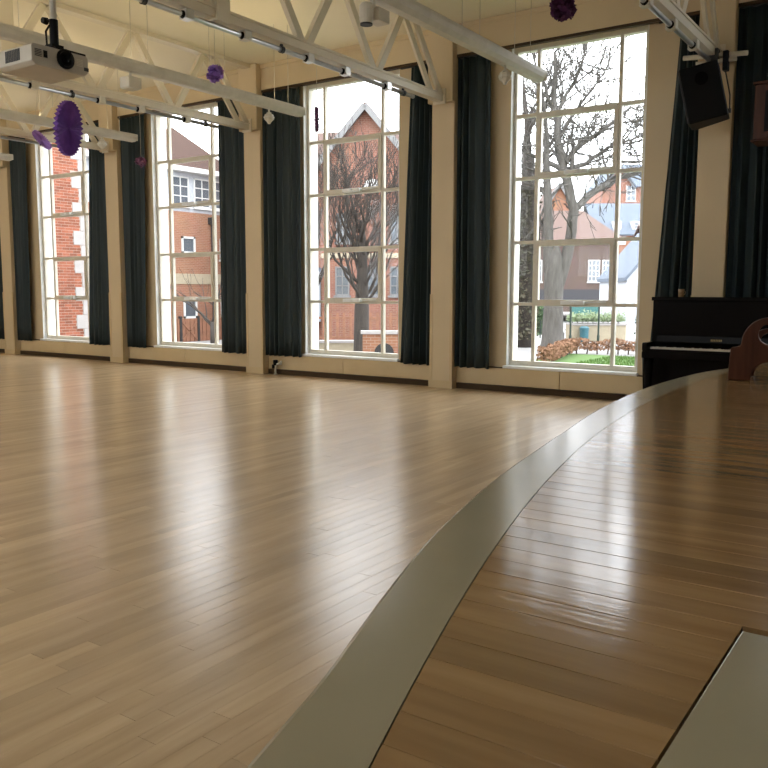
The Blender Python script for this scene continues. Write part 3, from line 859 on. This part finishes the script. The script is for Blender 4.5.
# --- trees
M_BARK = mat('grey_bark', (0.115, 0.108, 0.10), 0.95, (0.07, 0.064, 0.058), 5, (3, 3, .7), bump=.6, bscale=18)
M_BARK2 = mat('brown_bark', (0.06, 0.05, 0.042), 0.95, (0.035, 0.03, 0.026), 5, (3, 3, .7), bump=.6, bscale=18)
def grow(q, p, d, L_, r, lvl, rnd, up, maxl, spread):
    pts = [Vector(p)]; rad = [r]; dd = Vector(d).normalized(); n = 5
    for i in range(n):
        dd = (dd + Vector((rnd.gauss(0, .14), rnd.gauss(0, .14), rnd.gauss(0, .10) + up * .08))).normalized()
        pts.append(pts[-1] + dd * (L_ / n)); rad.append(max(.0085, r * (1 - .55 * (i + 1) / n)))
    q[min(lvl, 1)].tube(pts, rad, 8 if lvl == 0 else (6 if lvl == 1 else 4), cap=(lvl < 2))
    if lvl >= maxl: return
    k = rnd.randint(3, 4) if lvl < 2 else rnd.randint(3, 5)
    for i in range(k):
        t = rnd.uniform(.35, 1.0) if i else 1.0; idx = min(n, int(t * n)); base = pts[idx]
        ax = Vector((rnd.gauss(0, 1), rnd.gauss(0, 1), rnd.gauss(0, .5))).normalized()
        nd = (dd + ax * rnd.uniform(.45, 1.0) * spread).normalized()
        grow(q, base, nd, L_ * rnd.uniform(.55, .8), rad[idx] * rnd.uniform(.5, .75), lvl + 1, rnd, up, maxl, spread)
def tree(loc, label, trunk, limbs, m, seed, maxl=4, up=.6, spread=1.0, group='bare trees outside'):
    """trunk: list of (offset, radius); limbs: list of (offset, direction, length, radius)"""
    T = thing('bare_tree', label, 'tree', loc, group=group)
    rnd = random.Random(seed)
    tb = MB(); tb.tube([p for p, r in trunk], [r for p, r in trunk], 12)
    q = [MB(), MB()]
    for p, d, L_, r in limbs: grow(q, p, d, L_, r, 0, rnd, up, maxl, spread)
    tb.build('trunk', m, T, smooth=True)
    q[0].build('limbs', m, T, smooth=True)
    tag(q[1].build('twigs', m, T), kind='stuff')
    return T
def stem_tree(loc, label, stems, m, seed, ntw, ltw, maxl=3, up=.5, spread=.9, tip=.4):
    """stems: polylines [(x, y, z, r), ...]; the first is the trunk. Twigs grow along the upper part of every stem."""
    T = thing('bare_tree', label, 'tree', loc, group='bare trees outside')
    rnd = random.Random(seed); q = [MB(), MB()]; lm = MB()
    for si, st in enumerate(stems):
        pts = []; rad = []
        for (a, b_) in zip(st, st[1:]):          # smooth subdivision with a little wander
            for t in (0, .34, .67):
                w_ = .03 * (1 if t and si else 0)
                pts.append(Vector(a[:3]).lerp(Vector(b_[:3]), t) + Vector((rnd.gauss(0, w_), rnd.gauss(0, w_), 0))); rad.append(a[3] + (b_[3] - a[3]) * t)
        pts.append(Vector(st[-1][:3])); rad.append(st[-1][3])
        (MB() if False else lm).tube(pts, rad, 10 if si < 3 else 7)
        if si == 0:
            lm.build('trunk', m, T, smooth=True); lm = MB(); continue
        for k in range(ntw):
            idx = rnd.randint(int(len(pts) * tip), len(pts) - 1) if k else len(pts) - 1
            d = (pts[idx] - pts[max(0, idx - 1)]).normalized()
            nd = (d * .7 + Vector((rnd.gauss(0, .7), rnd.gauss(0, .7), rnd.gauss(.1, .5)))).normalized()
            grow(q, pts[idx], nd, ltw * rnd.uniform(.6, 1.2), max(.022, rad[idx] * rnd.uniform(.3, .5)), 1, rnd, up, maxl, spread)
    lm.build('limbs', m, T, smooth=True)
    tag(q[1].build('twigs', m, T), kind='stuff')
    return T
# main park tree (forked)
stem_tree((-8.0, 18.8, -.22), 'large grey bare tree behind the brown hedge in the park window', [
    [(0, 0, 0, .34), (0, 0, .3, .27), (0, 0, 1.2, .23), (-.01, 0, 1.9, .24), (.0, .01, 2.3, .19), (.02, .01, 2.62, .05)],
    [(-.05, -.03, 1.5, .15), (-.15, -.1, 3.3, .11), (-.2, -.13, 4.3, .09), (-.22, -.15, 5.2, .05), (-.35, -.2, 6.2, .025)],
    [(.04, .03, 1.5, .16), (.3, .2, 2.7, .13), (.36, .25, 3.4, .12), (.2, .14, 4.1, .11), (.02, .0, 4.9, .09), (-.08, -.06, 5.7, .08), (-.1, -.06, 7.0, .035)],
    [(.36, .25, 3.4, .09), (.65, .45, 3.75, .085), (1.2, .83, 4.15, .06), (1.7, 1.15, 4.3, .035)],
    [(.12, .08, 4.45, .08), (.45, .3, 4.9, .065), (.85, .55, 5.2, .05), (1.4, .95, 5.75, .025)],
    [(.15, .1, 4.3, .07), (.55, .38, 4.45, .05), (1.0, .7, 4.85, .035), (1.6, 1.1, 5.1, .02)],
    [(.14, .1, 4.3, .07), (-.35, -.25, 4.6, .05), (-.75, -.5, 4.85, .03), (-1.1, -.75, 5.3, .02)],
    [(-.08, -.06, 5.6, .05), (.3, .2, 6.3, .035), (.55, .38, 7.3, .018)],
    [(-.08, -.06, 5.7, .05), (-.4, -.28, 6.5, .03), (-.55, -.4, 7.4, .015)],
    [(.0, 0, 5.0, .05), (.35, .25, 5.7, .035), (.9, .6, 6.6, .015)],
    [(-.16, -.1, 3.8, .05), (-.6, -.4, 4.1, .035), (-1.0, -.7, 4.0, .02)]], M_BARK, 11, 15, .8, 3, tip=.2)
# second tree, right
tree((-4.6, 20.6, -.2), 'bare tree whose branches reach in from the right of the park window',
     [((0, 0, 0), .22), ((.05, 0, 2), .18), ((.0, 0, 3.4), .15)],
     [((0, 0, 3.2), (-.75, -.3, .55), 2.0, .10), ((0, 0, 3.4), (-.5, 0, 1), 2.4, .10), ((0, 0, 3.4), (.4, .2, 1), 2.2, .09), ((0, 0, 3.0), (-.9, -.2, .2), 1.6, .06)], M_BARK, 21, 3, .4, .8)
# ivy-clad tree
IV = tree((-9.25, 19.9, -.3), 'ivy-covered tree at the edge of the park window',
          [((0, 0, 0), .26), ((.03, 0, 2), .22), ((0, 0, 5), .15)],
          [((0, 0, 4.5), (-.3, .1, 1), 1.8, .12), ((0, 0, 4.2), (.5, .2, .9), 1.5, .08), ((0, 0, 3.6), (-.6, -.3, .6), 1.3, .07), ((0, 0, 5), (.1, 0, 1), 2, .1)], M_BARK2, 31, 3, .5, .9)
M_IVY = mat('dark_ivy', (0.05, 0.06, 0.035), 0.8, (0.09, 0.07, 0.045), 14)
leaves(2600, lambda r: (lambda a, rr, z: (rr * math.cos(a), rr * math.sin(a), z))(r.uniform(0, 6.28), r.uniform(.18, .36), r.uniform(.3, 4.2)), .05, 5, 'ivy_leaves', M_IVY, IV)
# trees in the gable window
limbs2 = []
rnd = random.Random(3)
for i in range(22):
    a = i * 2.4; z = 1.6 + 2.4 * i / 22
    limbs2.append(((0, 0, z), (.7 * math.cos(a), .7 * math.sin(a), .7 + .015 * i), 2.1 - .03 * i, .05))
tree((-14.2, 19.45, -.95), 'dark bare tree with many upright branches in the gable window',
     [((0, 0, 0), .30), ((0, 0, .4), .23), ((.02, 0, 1.7), .21), ((.05, 0, 2.9), .15), ((0, .05, 4.2), .08)], limbs2, M_BARK2, 41, 3, .9, .65)
tree((-15.6, 18.9, -.95), 'slim dark tree at the reveal side of the gable window',
     [((0, 0, 0), .24), ((0, 0, 1.5), .20), ((.05, 0, 3.6), .12)],
     [((0, 0, 2.0), (.3, .2, 1), 1.8, .08), ((0, 0, 2.6), (-.3, .2, 1), 1.8, .08), ((.03, 0, 3.4), (.1, -.2, 1), 2.0, .09), ((0, 0, 3), (.4, -.3, .8), 1.5, .06)], M_BARK2, 51, 3, .9, .6)
tree((-23.6, 22.6, -.95), 'small bare tree against the brick wall with the downpipe',
     [((0, 0, 0), .10), ((0, 0, 1.0), .08)], [((0, 0, .9), (-.6, -.2, .6), 1.6, .05), ((0, 0, 1), (.2, .1, 1), 1.5, .05), ((0, 0, .8), (-.8, .2, .35), 1.5, .04)], M_BARK2, 61, 2, .4, .9)

# --- buildings
BR1 = brick_mat('red_brick', (.245, .105, .07), (.20, .08, .052), (.28, .21, .17))
BR2 = brick_mat('brown_brick', (.105, .07, .058), (.085, .056, .046), (.13, .105, .09))
BR3 = brick_mat('orange_brick', (.30, .135, .075), (.25, .108, .06), (.33, .25, .2))
M_TILE = mat('red_roof_tile', (.12, .075, .062), .9, (.09, .058, .048), 5, (1, 1, 4))
M_SLATE = mat('blue_slate', (.12, .145, .18), .8, (.10, .12, .15), 5, spec=.2)
M_TRIM = mat('white_trim', (.62, .63, .62), .6)
M_BARGE = mat('weathered_white_trim', (.17, .17, .17), .7)
M_RENDER = mat('white_render', (.42, .45, .49), .8)
M_STONE = mat('pale_stone', (.36, .34, .33), .85, (.32, .30, .29), 5)
M_CREAM = mat('cream_band_render', (.36, .31, .22), .8)
M_PANE = mat('dark_reflective_pane', (.10, .12, .14), .08, spec=.8)
M_GATE = mat('brown_timber', (.26, .12, .07), .8, (.18, .085, .05), 5)
def win(parent, x, z, w_, h, y=0.0, bars=(1, 1), m=None, sill=True, fw=.06):
    q = MB()
    q.box(x - w_ / 2, x - w_ / 2 + fw, y - .05, y + .02, z, z + h); q.box(x + w_ / 2 - fw, x + w_ / 2, y - .05, y + .02, z, z + h)
    q.box(x - w_ / 2, x + w_ / 2, y - .05, y + .02, z, z + fw); q.box(x - w_ / 2, x + w_ / 2, y - .05, y + .02, z + h - fw, z + h)
    for i in range(bars[0]): xx = x - w_ / 2 + w_ * (i + 1) / (bars[0] + 1); q.box(xx - .02, xx + .02, y - .045, y + .01, z, z + h)
    for i in range(bars[1]): zz = z + h * (i + 1) / (bars[1] + 1); q.box(x - w_ / 2, x + w_ / 2, y - .045, y + .01, zz - .02, zz + .02)
    if sill: q.box(x - w_ / 2 - .06, x + w_ / 2 + .06, y - .12, y, z - .09, z)
    f = q.build('window', m or M_TRIM, parent)
    MB().box(x - w_ / 2 + fw, x + w_ / 2 - fw, y - .012, y - .004, z + fw, z + h - fw).build('pane', M_PANE, f)
def wallbox(parent, x0, x1, y0, y1, z0, z1, m, name='wall'):
    return MB().box(x0, x1, y0, y1, z0, z1).build(name, m, parent)
def gable_roof(parent, x0, x1, y0, y1, z0, z1, m, along='x', over=.25, th=.18):
    q = MB()
    if along == 'x':   # ridge along x
        ym = (y0 + y1) / 2
        prof = [(y0 - over, z0 - over * (z1 - z0) / (ym - y0)), (ym, z1), (y1 + over, z0 - over * (z1 - z0) / (ym - y0)), (y1 + over, z0 - over * .5 + th * .3), (ym, z1 + th), (y0 - over, z0 - over * .5 + th * .3)]
        q.prism(prof, lambda p: (x0 - over, p[0], p[1]), lambda p: (x1 + over, p[0], p[1]))
    else:
        xm = (x0 + x1) / 2; k = (z1 - z0) / (xm - x0)
        prof = [(x0 - over, z0 - over * k), (xm, z1), (x1 + over, z0 - over * k), (x1 + over, z0 - over * k + th), (xm, z1 + th), (x0 - over, z0 - over * k + th)]
        q.prism(prof, lambda p: (p[0], y0 - over, p[1]), lambda p: (p[0], y1 + over, p[1]))
    return q.build('roof', m, parent)
def gable_wall(parent, x0, x1, y, z0, z1, m, th=.25):
    return MB().prism([(x0, z0), (x1, z0), ((x0 + x1) / 2, z1)], lambda p: (p[0], y, p[1]), lambda p: (p[0], y + th, p[1])).build('gable', m, parent)

# B1 brown brick building facing the park window
G = -.25
b1 = thing('brick_building', 'brown brick building with white sash windows and a hipped tiled roof beyond the park', 'building', (-20.2, 58.95, G), rotz=YAW)
wallbox(b1, -11, 0, 0, 9, 0, 5.2, BR2)
q = MB(); q.v = [(-11.4, -.4, 5.1), (.4, -.4, 5.1), (.4, 9.4, 5.1), (-11.4, 9.4, 5.1), (-7.5, 4.5, 7.6), (-1.6, 4.5, 7.6)]
q.f = [(0, 1, 5, 4), (1, 2, 5), (2, 3, 4, 5), (3, 0, 4), (0, 3, 2, 1)]
q.build('roof', M_TILE, b1)
for x in (-.75, -1.75, -5.9, -7.4): win(b1, x, 2.15, .85, 1.55, 0, (2, 3))
wallbox(b1, -6.3, -.25, -.04, 0, .85, 1.6, mat('dark_shopfront', (.03, .03, .035), .5), 'shop_fascia')
wallbox(b1, -3.4, -1.3, -.05, 0, -.6, .35, mat('teal_door_paint', (.03, .12, .11), .5), 'garage_door')
wallbox(b1, -6.3, -4.4, -.03, 0, -.1, .6, M_PANE, 'shop_window')
# B2 far red house
b2 = thing('red_house', 'far red brick house with dark slate roof and white gable trim', 'building', (-30.2, 88.4, G), rotz=YAW)
wallbox(b2, -2.0, 6.5, 0, 8, 0, 12.6, BR1)
gable_roof(b2, -2.0, 1.2, -.3, 8, 12.6, 14.6, M_SLATE, 'y')
gable_wall(b2, -2.0, 1.2, -.05, 12.6, 14.6, BR1)
MB().bar((-2.2, -.35, 12.35), (-.4, -.35, 14.7), .1, .35, Vector((0, 1, 0))).build('barge_board', M_BARGE, b2)
MB().bar((1.4, -.35, 12.35), (-.4, -.35, 14.7), .1, .35, Vector((0, 1, 0))).build('barge_board', M_BARGE, b2)
gable_roof(b2, 1.2, 6.5, -.2, 8, 12.6, 15.2, M_SLATE, 'x')
win(b2, 1.0, 11.0, 1.0, 1.7, 0, (1, 2)); win(b2, 2.6, 11.0, .9, 1.7, 0, (1, 2)); win(b2, -.9, 8.2, 1.0, 1.6, 0, (1, 2))
# slate-roofed house in between
b3 = thing('slate_roof_house', 'house with a long blue slate roof and white dormers behind the brown brick building', 'building', (-26.9, 72.5, G), rotz=YAW)
wallbox(b3, 0, 5.5, 0, 7, 0, 6.6, BR3)
gable_roof(b3, 0, 5.5, 0, 7, 6.6, 9.4, M_SLATE, 'x')
wallbox(b3, .8, 2.6, -.05, 0, 5.6, 6.3, M_TRIM, 'white_band')
for x in (1.9, 3.6):
    d_ = wallbox(b3, x - .35, x + .35, .3, 2.2, 6.9, 7.7, M_TRIM, 'dormer'); win(d_, x, 7.0, .5, .6, .3, (0, 1), sill=False)
# low red-tiled annex at the right
b3b = thing('tiled_annex', 'low annex with a red tiled roof beside the blue slate roof', 'building', (-18.7, 62.1, G), rotz=YAW)
wallbox(b3b, 0, 6, 0, 6, 0, 4.6, BR3); gable_roof(b3b, 0, 6, 0, 6, 4.6, 6.4, M_TILE, 'x'); win(b3b, 1.0, 2.3, .8, 1.3)
# gabled orange house
b4 = thing('gabled_house', 'orange brick house with a steep white-trimmed gable behind the big park tree', 'building', (-28.5, 65.4, G), rotz=YAW)
wallbox(b4, -5, 3.0, 0, 7, 0, 6.8, BR3); gable_wall(b4, -1.2, 3.0, 0, 6.8, 10.1, BR3)
gable_roof(b4, -1.2, 3.0, -.1, 7, 6.8, 10.1, M_TILE, 'y', .2)
for sx in (-1.45, 3.25): MB().bar((sx, -.3, 6.5), (.9, -.3, 10.3), .1, .3, Vector((0, 1, 0))).build('barge_board', M_BARGE, b4)
gable_roof(b4, -5, -1.2, 0, 7, 6.8, 9.0, M_SLATE, 'x'); win(b4, .9, 6.4, .9, 1.4, 0, (1, 2)); win(b4, -3.0, 4.6, 1.2, 1.5, 0, (1, 1))
# white rendered gable at right
b5 = thing('white_house', 'white rendered shed with a sloping roof edge at the jamb of the park window', 'building', (-13.1, 39.5, G), rotz=YAW)
wallbox(b5, 0, 4, 0, 5, 0, 2.1, M_RENDER); gable_wall(b5, 0, 4, 0, 2.1, 4.4, M_RENDER); gable_roof(b5, 0, 4, 0, 5, 2.1, 4.4, M_SLATE, 'y', .12)
win(b5, .7, 1.0, .5, .7, 0, (1, 1))
# --- big gabled building seen in the gable window
b6 = thing('gable_building', 'tall red brick building with a white-edged gable, seen through the gable window', 'building', (-20.45, 28.4, -.95), rotz=YAW - .12)
wallbox(b6, -4.5, 4.5, 0, 5, 0, 7.4, BR1)
gable_wall(b6, -1.9, 1.9, -.15, 7.4, 9.55, BR1); gable_roof(b6, -1.9, 1.9, -.25, 4.5, 7.4, 9.6, M_TILE, 'y', .25)
wallbox(b6, -1.9, 1.9, -.15, 0, 0, 7.4, BR1, 'gable_bay')
for s_ in (-1, 1): MB().bar((s_ * 2.2, -.55, 7.05), (0, -.55, 9.65), .1, .24, Vector((0, 1, 0))).build('barge_board', M_BARGE, b6)
gable_roof(b6, -4.5, 4.5, .3, 5, 7.4, 9.0, M_TILE, 'x')
q = MB().prism([(.38 * math.cos(math.pi * i / 10), .42 * math.sin(math.pi * i / 10)) for i in range(11)], lambda p: (.25 + p[0], -.2, 6.35 + p[1]), lambda p: (.25 + p[0], -.14, 6.35 + p[1]))
q.build('arched_light', M_TRIM, b6)
for x in (-.95, 1.3): win(b6, x, 4.2, .6, 1.2, -.15, (1, 1), M_BARGE)
for x in (-1.0, .3, 1.3): win(b6, x, 2.0, .6, 1.2, -.15, (1, 2), M_BARGE)
for x in (-2.7, -3.8, 3.0): win(b6, x, 4.3, .8, 1.4, 0, (1, 2)); win(b6, x, 1.9, .8, 1.5, 0, (1, 2))
wallbox(b6, -2.4, -1.95, -.6, 0, .9, 3.0, M_RENDER, 'bay_window'); wallbox(b6, -1.9, 1.9, -.22, -.15, 3.55, 3.75, M_CREAM, 'string_course')
wallbox(b6, -2.6, -1.9, -.9, 0, 3.0, 3.15, M_SLATE, 'bay_roof')
# low orange wall with arch in front
lw = thing('low_brick_wall', 'low orange brick wall with a dark arch at the foot of the gable window', 'wall', (-12.45, 18.05, -.80), rotz=YAW)
MB().box(-.55, 1.6, 0, .3, 0, .92).build('wall', BR3, lw); MB().box(-.6, 1.65, -.05, .35, .92, 1.0).build('coping', M_STONE, lw)
q = MB().prism([(.26 * math.cos(math.pi * i / 10), .26 * math.sin(math.pi * i / 10)) for i in range(11)], lambda p: (.02 + p[0], -.012, .42 + p[1]), lambda p: (.02 + p[0], .05, .42 + p[1]))
q.build('arch_opening', M_DKGREY, lw); MB().box(-.24, .28, -.012, .05, 0, .42).build('arch_base', M_DKGREY, lw)
# cream kerb bed and railing
kb = thing('cream_garden_wall', 'long pale garden wall behind the dark tree', 'wall', (-17.2, 20.2, -.95), rotz=YAW)
MB().box(-2, 4.5, 0, .35, 0, .55).build('wall', M_CREAM, kb); MB().box(-2.05, 4.55, -.05, .4, .55, .62).build('coping', M_STONE, kb)
rl = thing('timber_railing', 'brown timber picket railing in front of the gabled brick building', 'railing', (-20.4, 25.2, -.95), rotz=YAW)
for i in range(26): MB().box(-3 + i * .26, -2.9 + i * .26, -.02, .02, .05, 1.35).build('picket', M_GATE, rl)
for z in (.35, 1.1): MB().box(-3.1, 3.7, .02, .06, z, z + .09).build('rail', M_GATE, rl)

# --- building in the white-storey window (faces +X)
b7 = thing('white_storey_building', 'orange brick building with a cream band, white upper storey and a downpipe', 'building', (-28.0, 26.0, -1.1), rotz=math.pi / 2)
# local x -> world y ; local -y -> world +x
wallbox(b7, -7, 3.4, 0, 8, 0, 5.75, BR3)
wallbox(b7, -7, 3.4, .02, 8, 5.75, 7.5, M_RENDER, 'upper_storey')
wallbox(b7, -7, 3.4, -.04, 0, 2.62, 3.08, M_CREAM, 'cream_band')
wallbox(b7, -7.2, 3.6, -.45, .1, 7.42, 7.62, M_TRIM, 'eaves')
MB().prism([(-5.6, 7.6), (2.5, 7.6), (-1.55, 9.15)], lambda p: (p[0], -.35, p[1]), lambda p: (p[0], 8, p[1])).build('roof', M_TILE, b7)
win(b7, -.53, 3.95, .78, .74, 0, (0, 0), fw=.09); win(b7, -.50, 1.12, .78, .88, 0, (0, 0), fw=.09); win(b7, 1.75, 3.75, .78, .95, 0, (0, 0), fw=.09); win(b7, 1.75, 1.12, .78, 1.0, 0, (0, 0), fw=.09)
win(b7, -.9, 6.0, .95, 1.25, .02, (1, 2)); win(b7, .35, 6.0, .95, 1.25, .02, (1, 2)); win(b7, -2.2, 6.0, .95, 1.25, .02, (1, 2)); win(b7, 1.6, 6.0, .95, 1.25, .02, (1, 2))
MB().tube([(.82, -.12, 0), (.82, -.12, 5.5)], .06, 10).build('downpipe', M_DKGREY, b7)
MB().box(.68, .96, -.24, 0, 5.3, 5.6).build('hopper', M_DKGREY, b7)
gt = thing('timber_gate', 'brown timber gate and fence at the foot of the orange brick building', 'gate', (-27.2, 25.2, -1.1), rotz=math.pi / 2)
for i in range(16): MB().box(-1.9 + i * .24, -1.69 + i * .24, -.02, .02, .05, 1.15).build('plank', M_GATE, gt)
for z in (.25, .9): MB().box(-1.95, 1.95, .02, .06, z, z + .09).build('rail', M_GATE, gt)
MB().bar((-.9, -.04, .25), (-.1, -.04, 1.0), .03, .09, Vector((0, 1, 0))).build('brace', M_GATE, gt); MB().bar((-.9, -.04, 1.0), (-.1, -.04, .25), .03, .09, Vector((0, 1, 0))).build('brace', M_GATE, gt)
for x in (-1.0, 0, 1.0): MB().box(x - .06, x + .06, -.06, .06, 0, 1.25).build('post', M_DKGREY, gt)

# --- brick wing with stone quoins, seen in the quoin-view window (faces +X), bricks built
wg = thing('brick_wing', 'red brick wing corner with pale stone quoins, seen through the quoin-view window', 'building', (-20.0, 14.58, -.95), rotz=math.pi / 2)
M_MORTAR = mat('pale_mortar', (.40, .33, .28), .95)
MB().box(-4.6, -.004, .004, 5, 0, 8.5).build('wall_core', M_MORTAR, wg)
M_BRK = mat('wing_brick', (.26, .085, .045), .9, (.20, .06, .032), 4, tint=.3)
M_QUOIN = M_STONE
CRS = .0765
bricks = []
ncourse = int(8.5 / CRS)
for ci in range(ncourse):
    z0 = ci * CRS
    qi = int(z0 / (CRS * 5)); xr = -.50 if qi % 2 else -.28
    x = -1.42 - (.1125 if ci % 2 else 0)
    row = []
    while x < xr - .03:
        xe = min(x + .215, xr - .006); row.append((x, xe)); x += .225
    bricks += [(a, b_, z0) for a, b_ in row]
rnd = random.Random(9)
near = [b_ for b_ in bricks if 1.0 < b_[2] < 5.6 and b_[0] > -1.7]
near.sort(key=lambda b_: abs(b_[2] - 2.2)); near = near[:300]
ns_ = set(near); restb = MB(); rt = []
for b_ in bricks:
    q = MB().box(b_[0], b_[1], 0, .1, b_[2], b_[2] + CRS - .010)
    tv = rnd.random()
    if b_ in ns_:
        me = q.mesh('brick', M_BRK); tints(me, [tv] * 8); o = bpy.data.objects.new('brick', me); COL.objects.link(o); o.parent = wg
    else:
        k = len(restb.v); restb.v += q.v; restb.f += [tuple(k + j for j in f) for f in q.f]; rt += [tv] * 8
x = -6
me = restb.mesh('bricks', M_BRK); tints(me, rt); o = bpy.data.objects.new('bricks', me); COL.objects.link(o); o.parent = wg; o['kind'] = 'stuff'
MB().box(-4.6, -1.66, -.0, .1, 0, 8.5).build('wall', BR1, wg)
for qi in range(int(8.5 / (CRS * 5))):
    z0 = qi * CRS * 5; xl = -.50 if qi % 2 else -.28
    MB().box(xl, .0, -.015, .3, z0, z0 + CRS * 5 - .008).build('quoin', M_QUOIN, wg, bevel=.008)

# --- planter wall, shrub, bin, posts
pl = thing('planter_wall', 'beige rendered planter wall beyond the brown hedge', 'planter', (-8.5, 23.35, -.2), rotz=YAW)
MB().box(-.78, .78, 0, .9, 0, .47).build('wall', M_CREAM, pl, bevel=.02); MB().box(-.80, .80, -.03, .93, .47, .51).build('rim', M_STONE, pl)
M_SHRUB = mat('variegated_leaf', (.10, .16, .055), .8, (.26, .30, .20), 9)
sh = thing('planter_shrub', 'low variegated shrub filling the beige planter', 'shrub', (-8.5, 23.35, .312), rotz=YAW)
leaves(2400, lambda r: (r.uniform(-.78, .78), r.uniform(.02, .9), abs(r.gauss(0, .10)) + .07), .045, 8, 'foliage', M_SHRUB, sh)
q = MB()
for i in range(10): q.tube([(-.68 + .15 * i, .45, 0), (-.68 + .15 * i, .42, .25)], .010, 5)
q.build('stems', M_TWIG, sh)
M_DKLEAF = mat('dark_evergreen_leaf', (.035, .07, .03), .8, (.06, .10, .04), 9)
for (x, y, w_, h, lb, sd) in ((-11.3, 25.3, .4, 1.0, 'dark evergreen shrub behind the white sign', 1), (-7.45, 24.3, .26, .75, 'dark spiky evergreen shrub right of the beige planter', 2)):
    e = thing('evergreen_shrub', lb, 'shrub', (x, y, gz(x, y)))
    leaves(1500, lambda r: (r.gauss(0, w_ * .4), r.gauss(0, w_ * .4), r.uniform(.06, h)), .05, sd, 'foliage', M_DKLEAF, e)
    MB().tube([(0, 0, 0), (0, 0, h * .8)], .03, 6).build('stem', M_TWIG, e)
bn = thing('litter_bin', 'teal litter bin standing before the beige planter', 'bin', (-8.80, 22.95, -.2), rotz=YAW)
M_TEAL = mat('teal_plastic', (.03, .12, .15), .5)
MB().lathe([(.11, 0), (.12, .02), (.13, .36), (.11, .36), (.10, .05)], n=16).build('body', M_TEAL, bn)
MB().lathe([(.14, .36), (.14, .40), (.09, .45)], n=16).build('hood', M_TEAL, bn)
M_DKGREEN = mat('dark_green_iron', (.012, .03, .02), .5)
def bollard(x, y, label):
    b_ = thing('bollard', label, 'bollard', (x, y, gz(x, y)))
    MB().lathe([(.05, 0), (.045, .03), (.035, .04), (.035, .26), (.045, .27)], n=12).build('post', M_BLACK, b_)
    MB().lathe([(.06, .27), (.07, .31), (.03, .36)], n=12).build('white_cap', M_TRIM, b_)
bollard(-10.5, 22.75, 'black bollard with white cap beside the white sign'); bollard(-9.3, 22.6, 'black bollard with white cap before the beige planter')
sg = thing('white_sign', 'small white sign board on a post by the pavement', 'sign', (-10.55, 22.35, -.2), rotz=YAW)
MB().box(-.11, .11, -.02, .02, .22, .46).build('board', M_TRIM, sg); MB().box(-.025, .025, .02, .06, 0, .42).build('post', M_DKGREY, sg)
def post(x, y, h, label):
    p = thing('iron_post', label, 'post', (x, y, gz(x, y)))
    MB().lathe([(.04, 0), (.04, .2), (.028, .22), (.028, h)], n=10).build('shaft', M_DKGREEN, p); MB().lathe([(.04, h), (.05, h + .03), (.01, h + .08)], n=10).build('finial', M_DKGREEN, p)
post(-9.02, 22.45, 1.1, 'dark green iron post at the left end of the planter'); post(-8.38, 22.95, 1.1, 'dark green iron post before the middle of the planter'); post(-10.85, 23.9, 1.0, 'dark green iron post at the end of the low barrier')
fn = thing('low_barrier', 'low dark tubular barrier beside the road', 'barrier', (-10.65, 24.05, -.2), rotz=YAW)
for x in (0, .9): MB().tube([(x, 0, 0), (x, 0, .55)], .02, 8).build('upright', M_DKGREEN, fn)
for z in (.25, .5): MB().tube([(0, 0, z), (.9, 0, z)], .016, 8).build('rail', M_DKGREEN, fn)
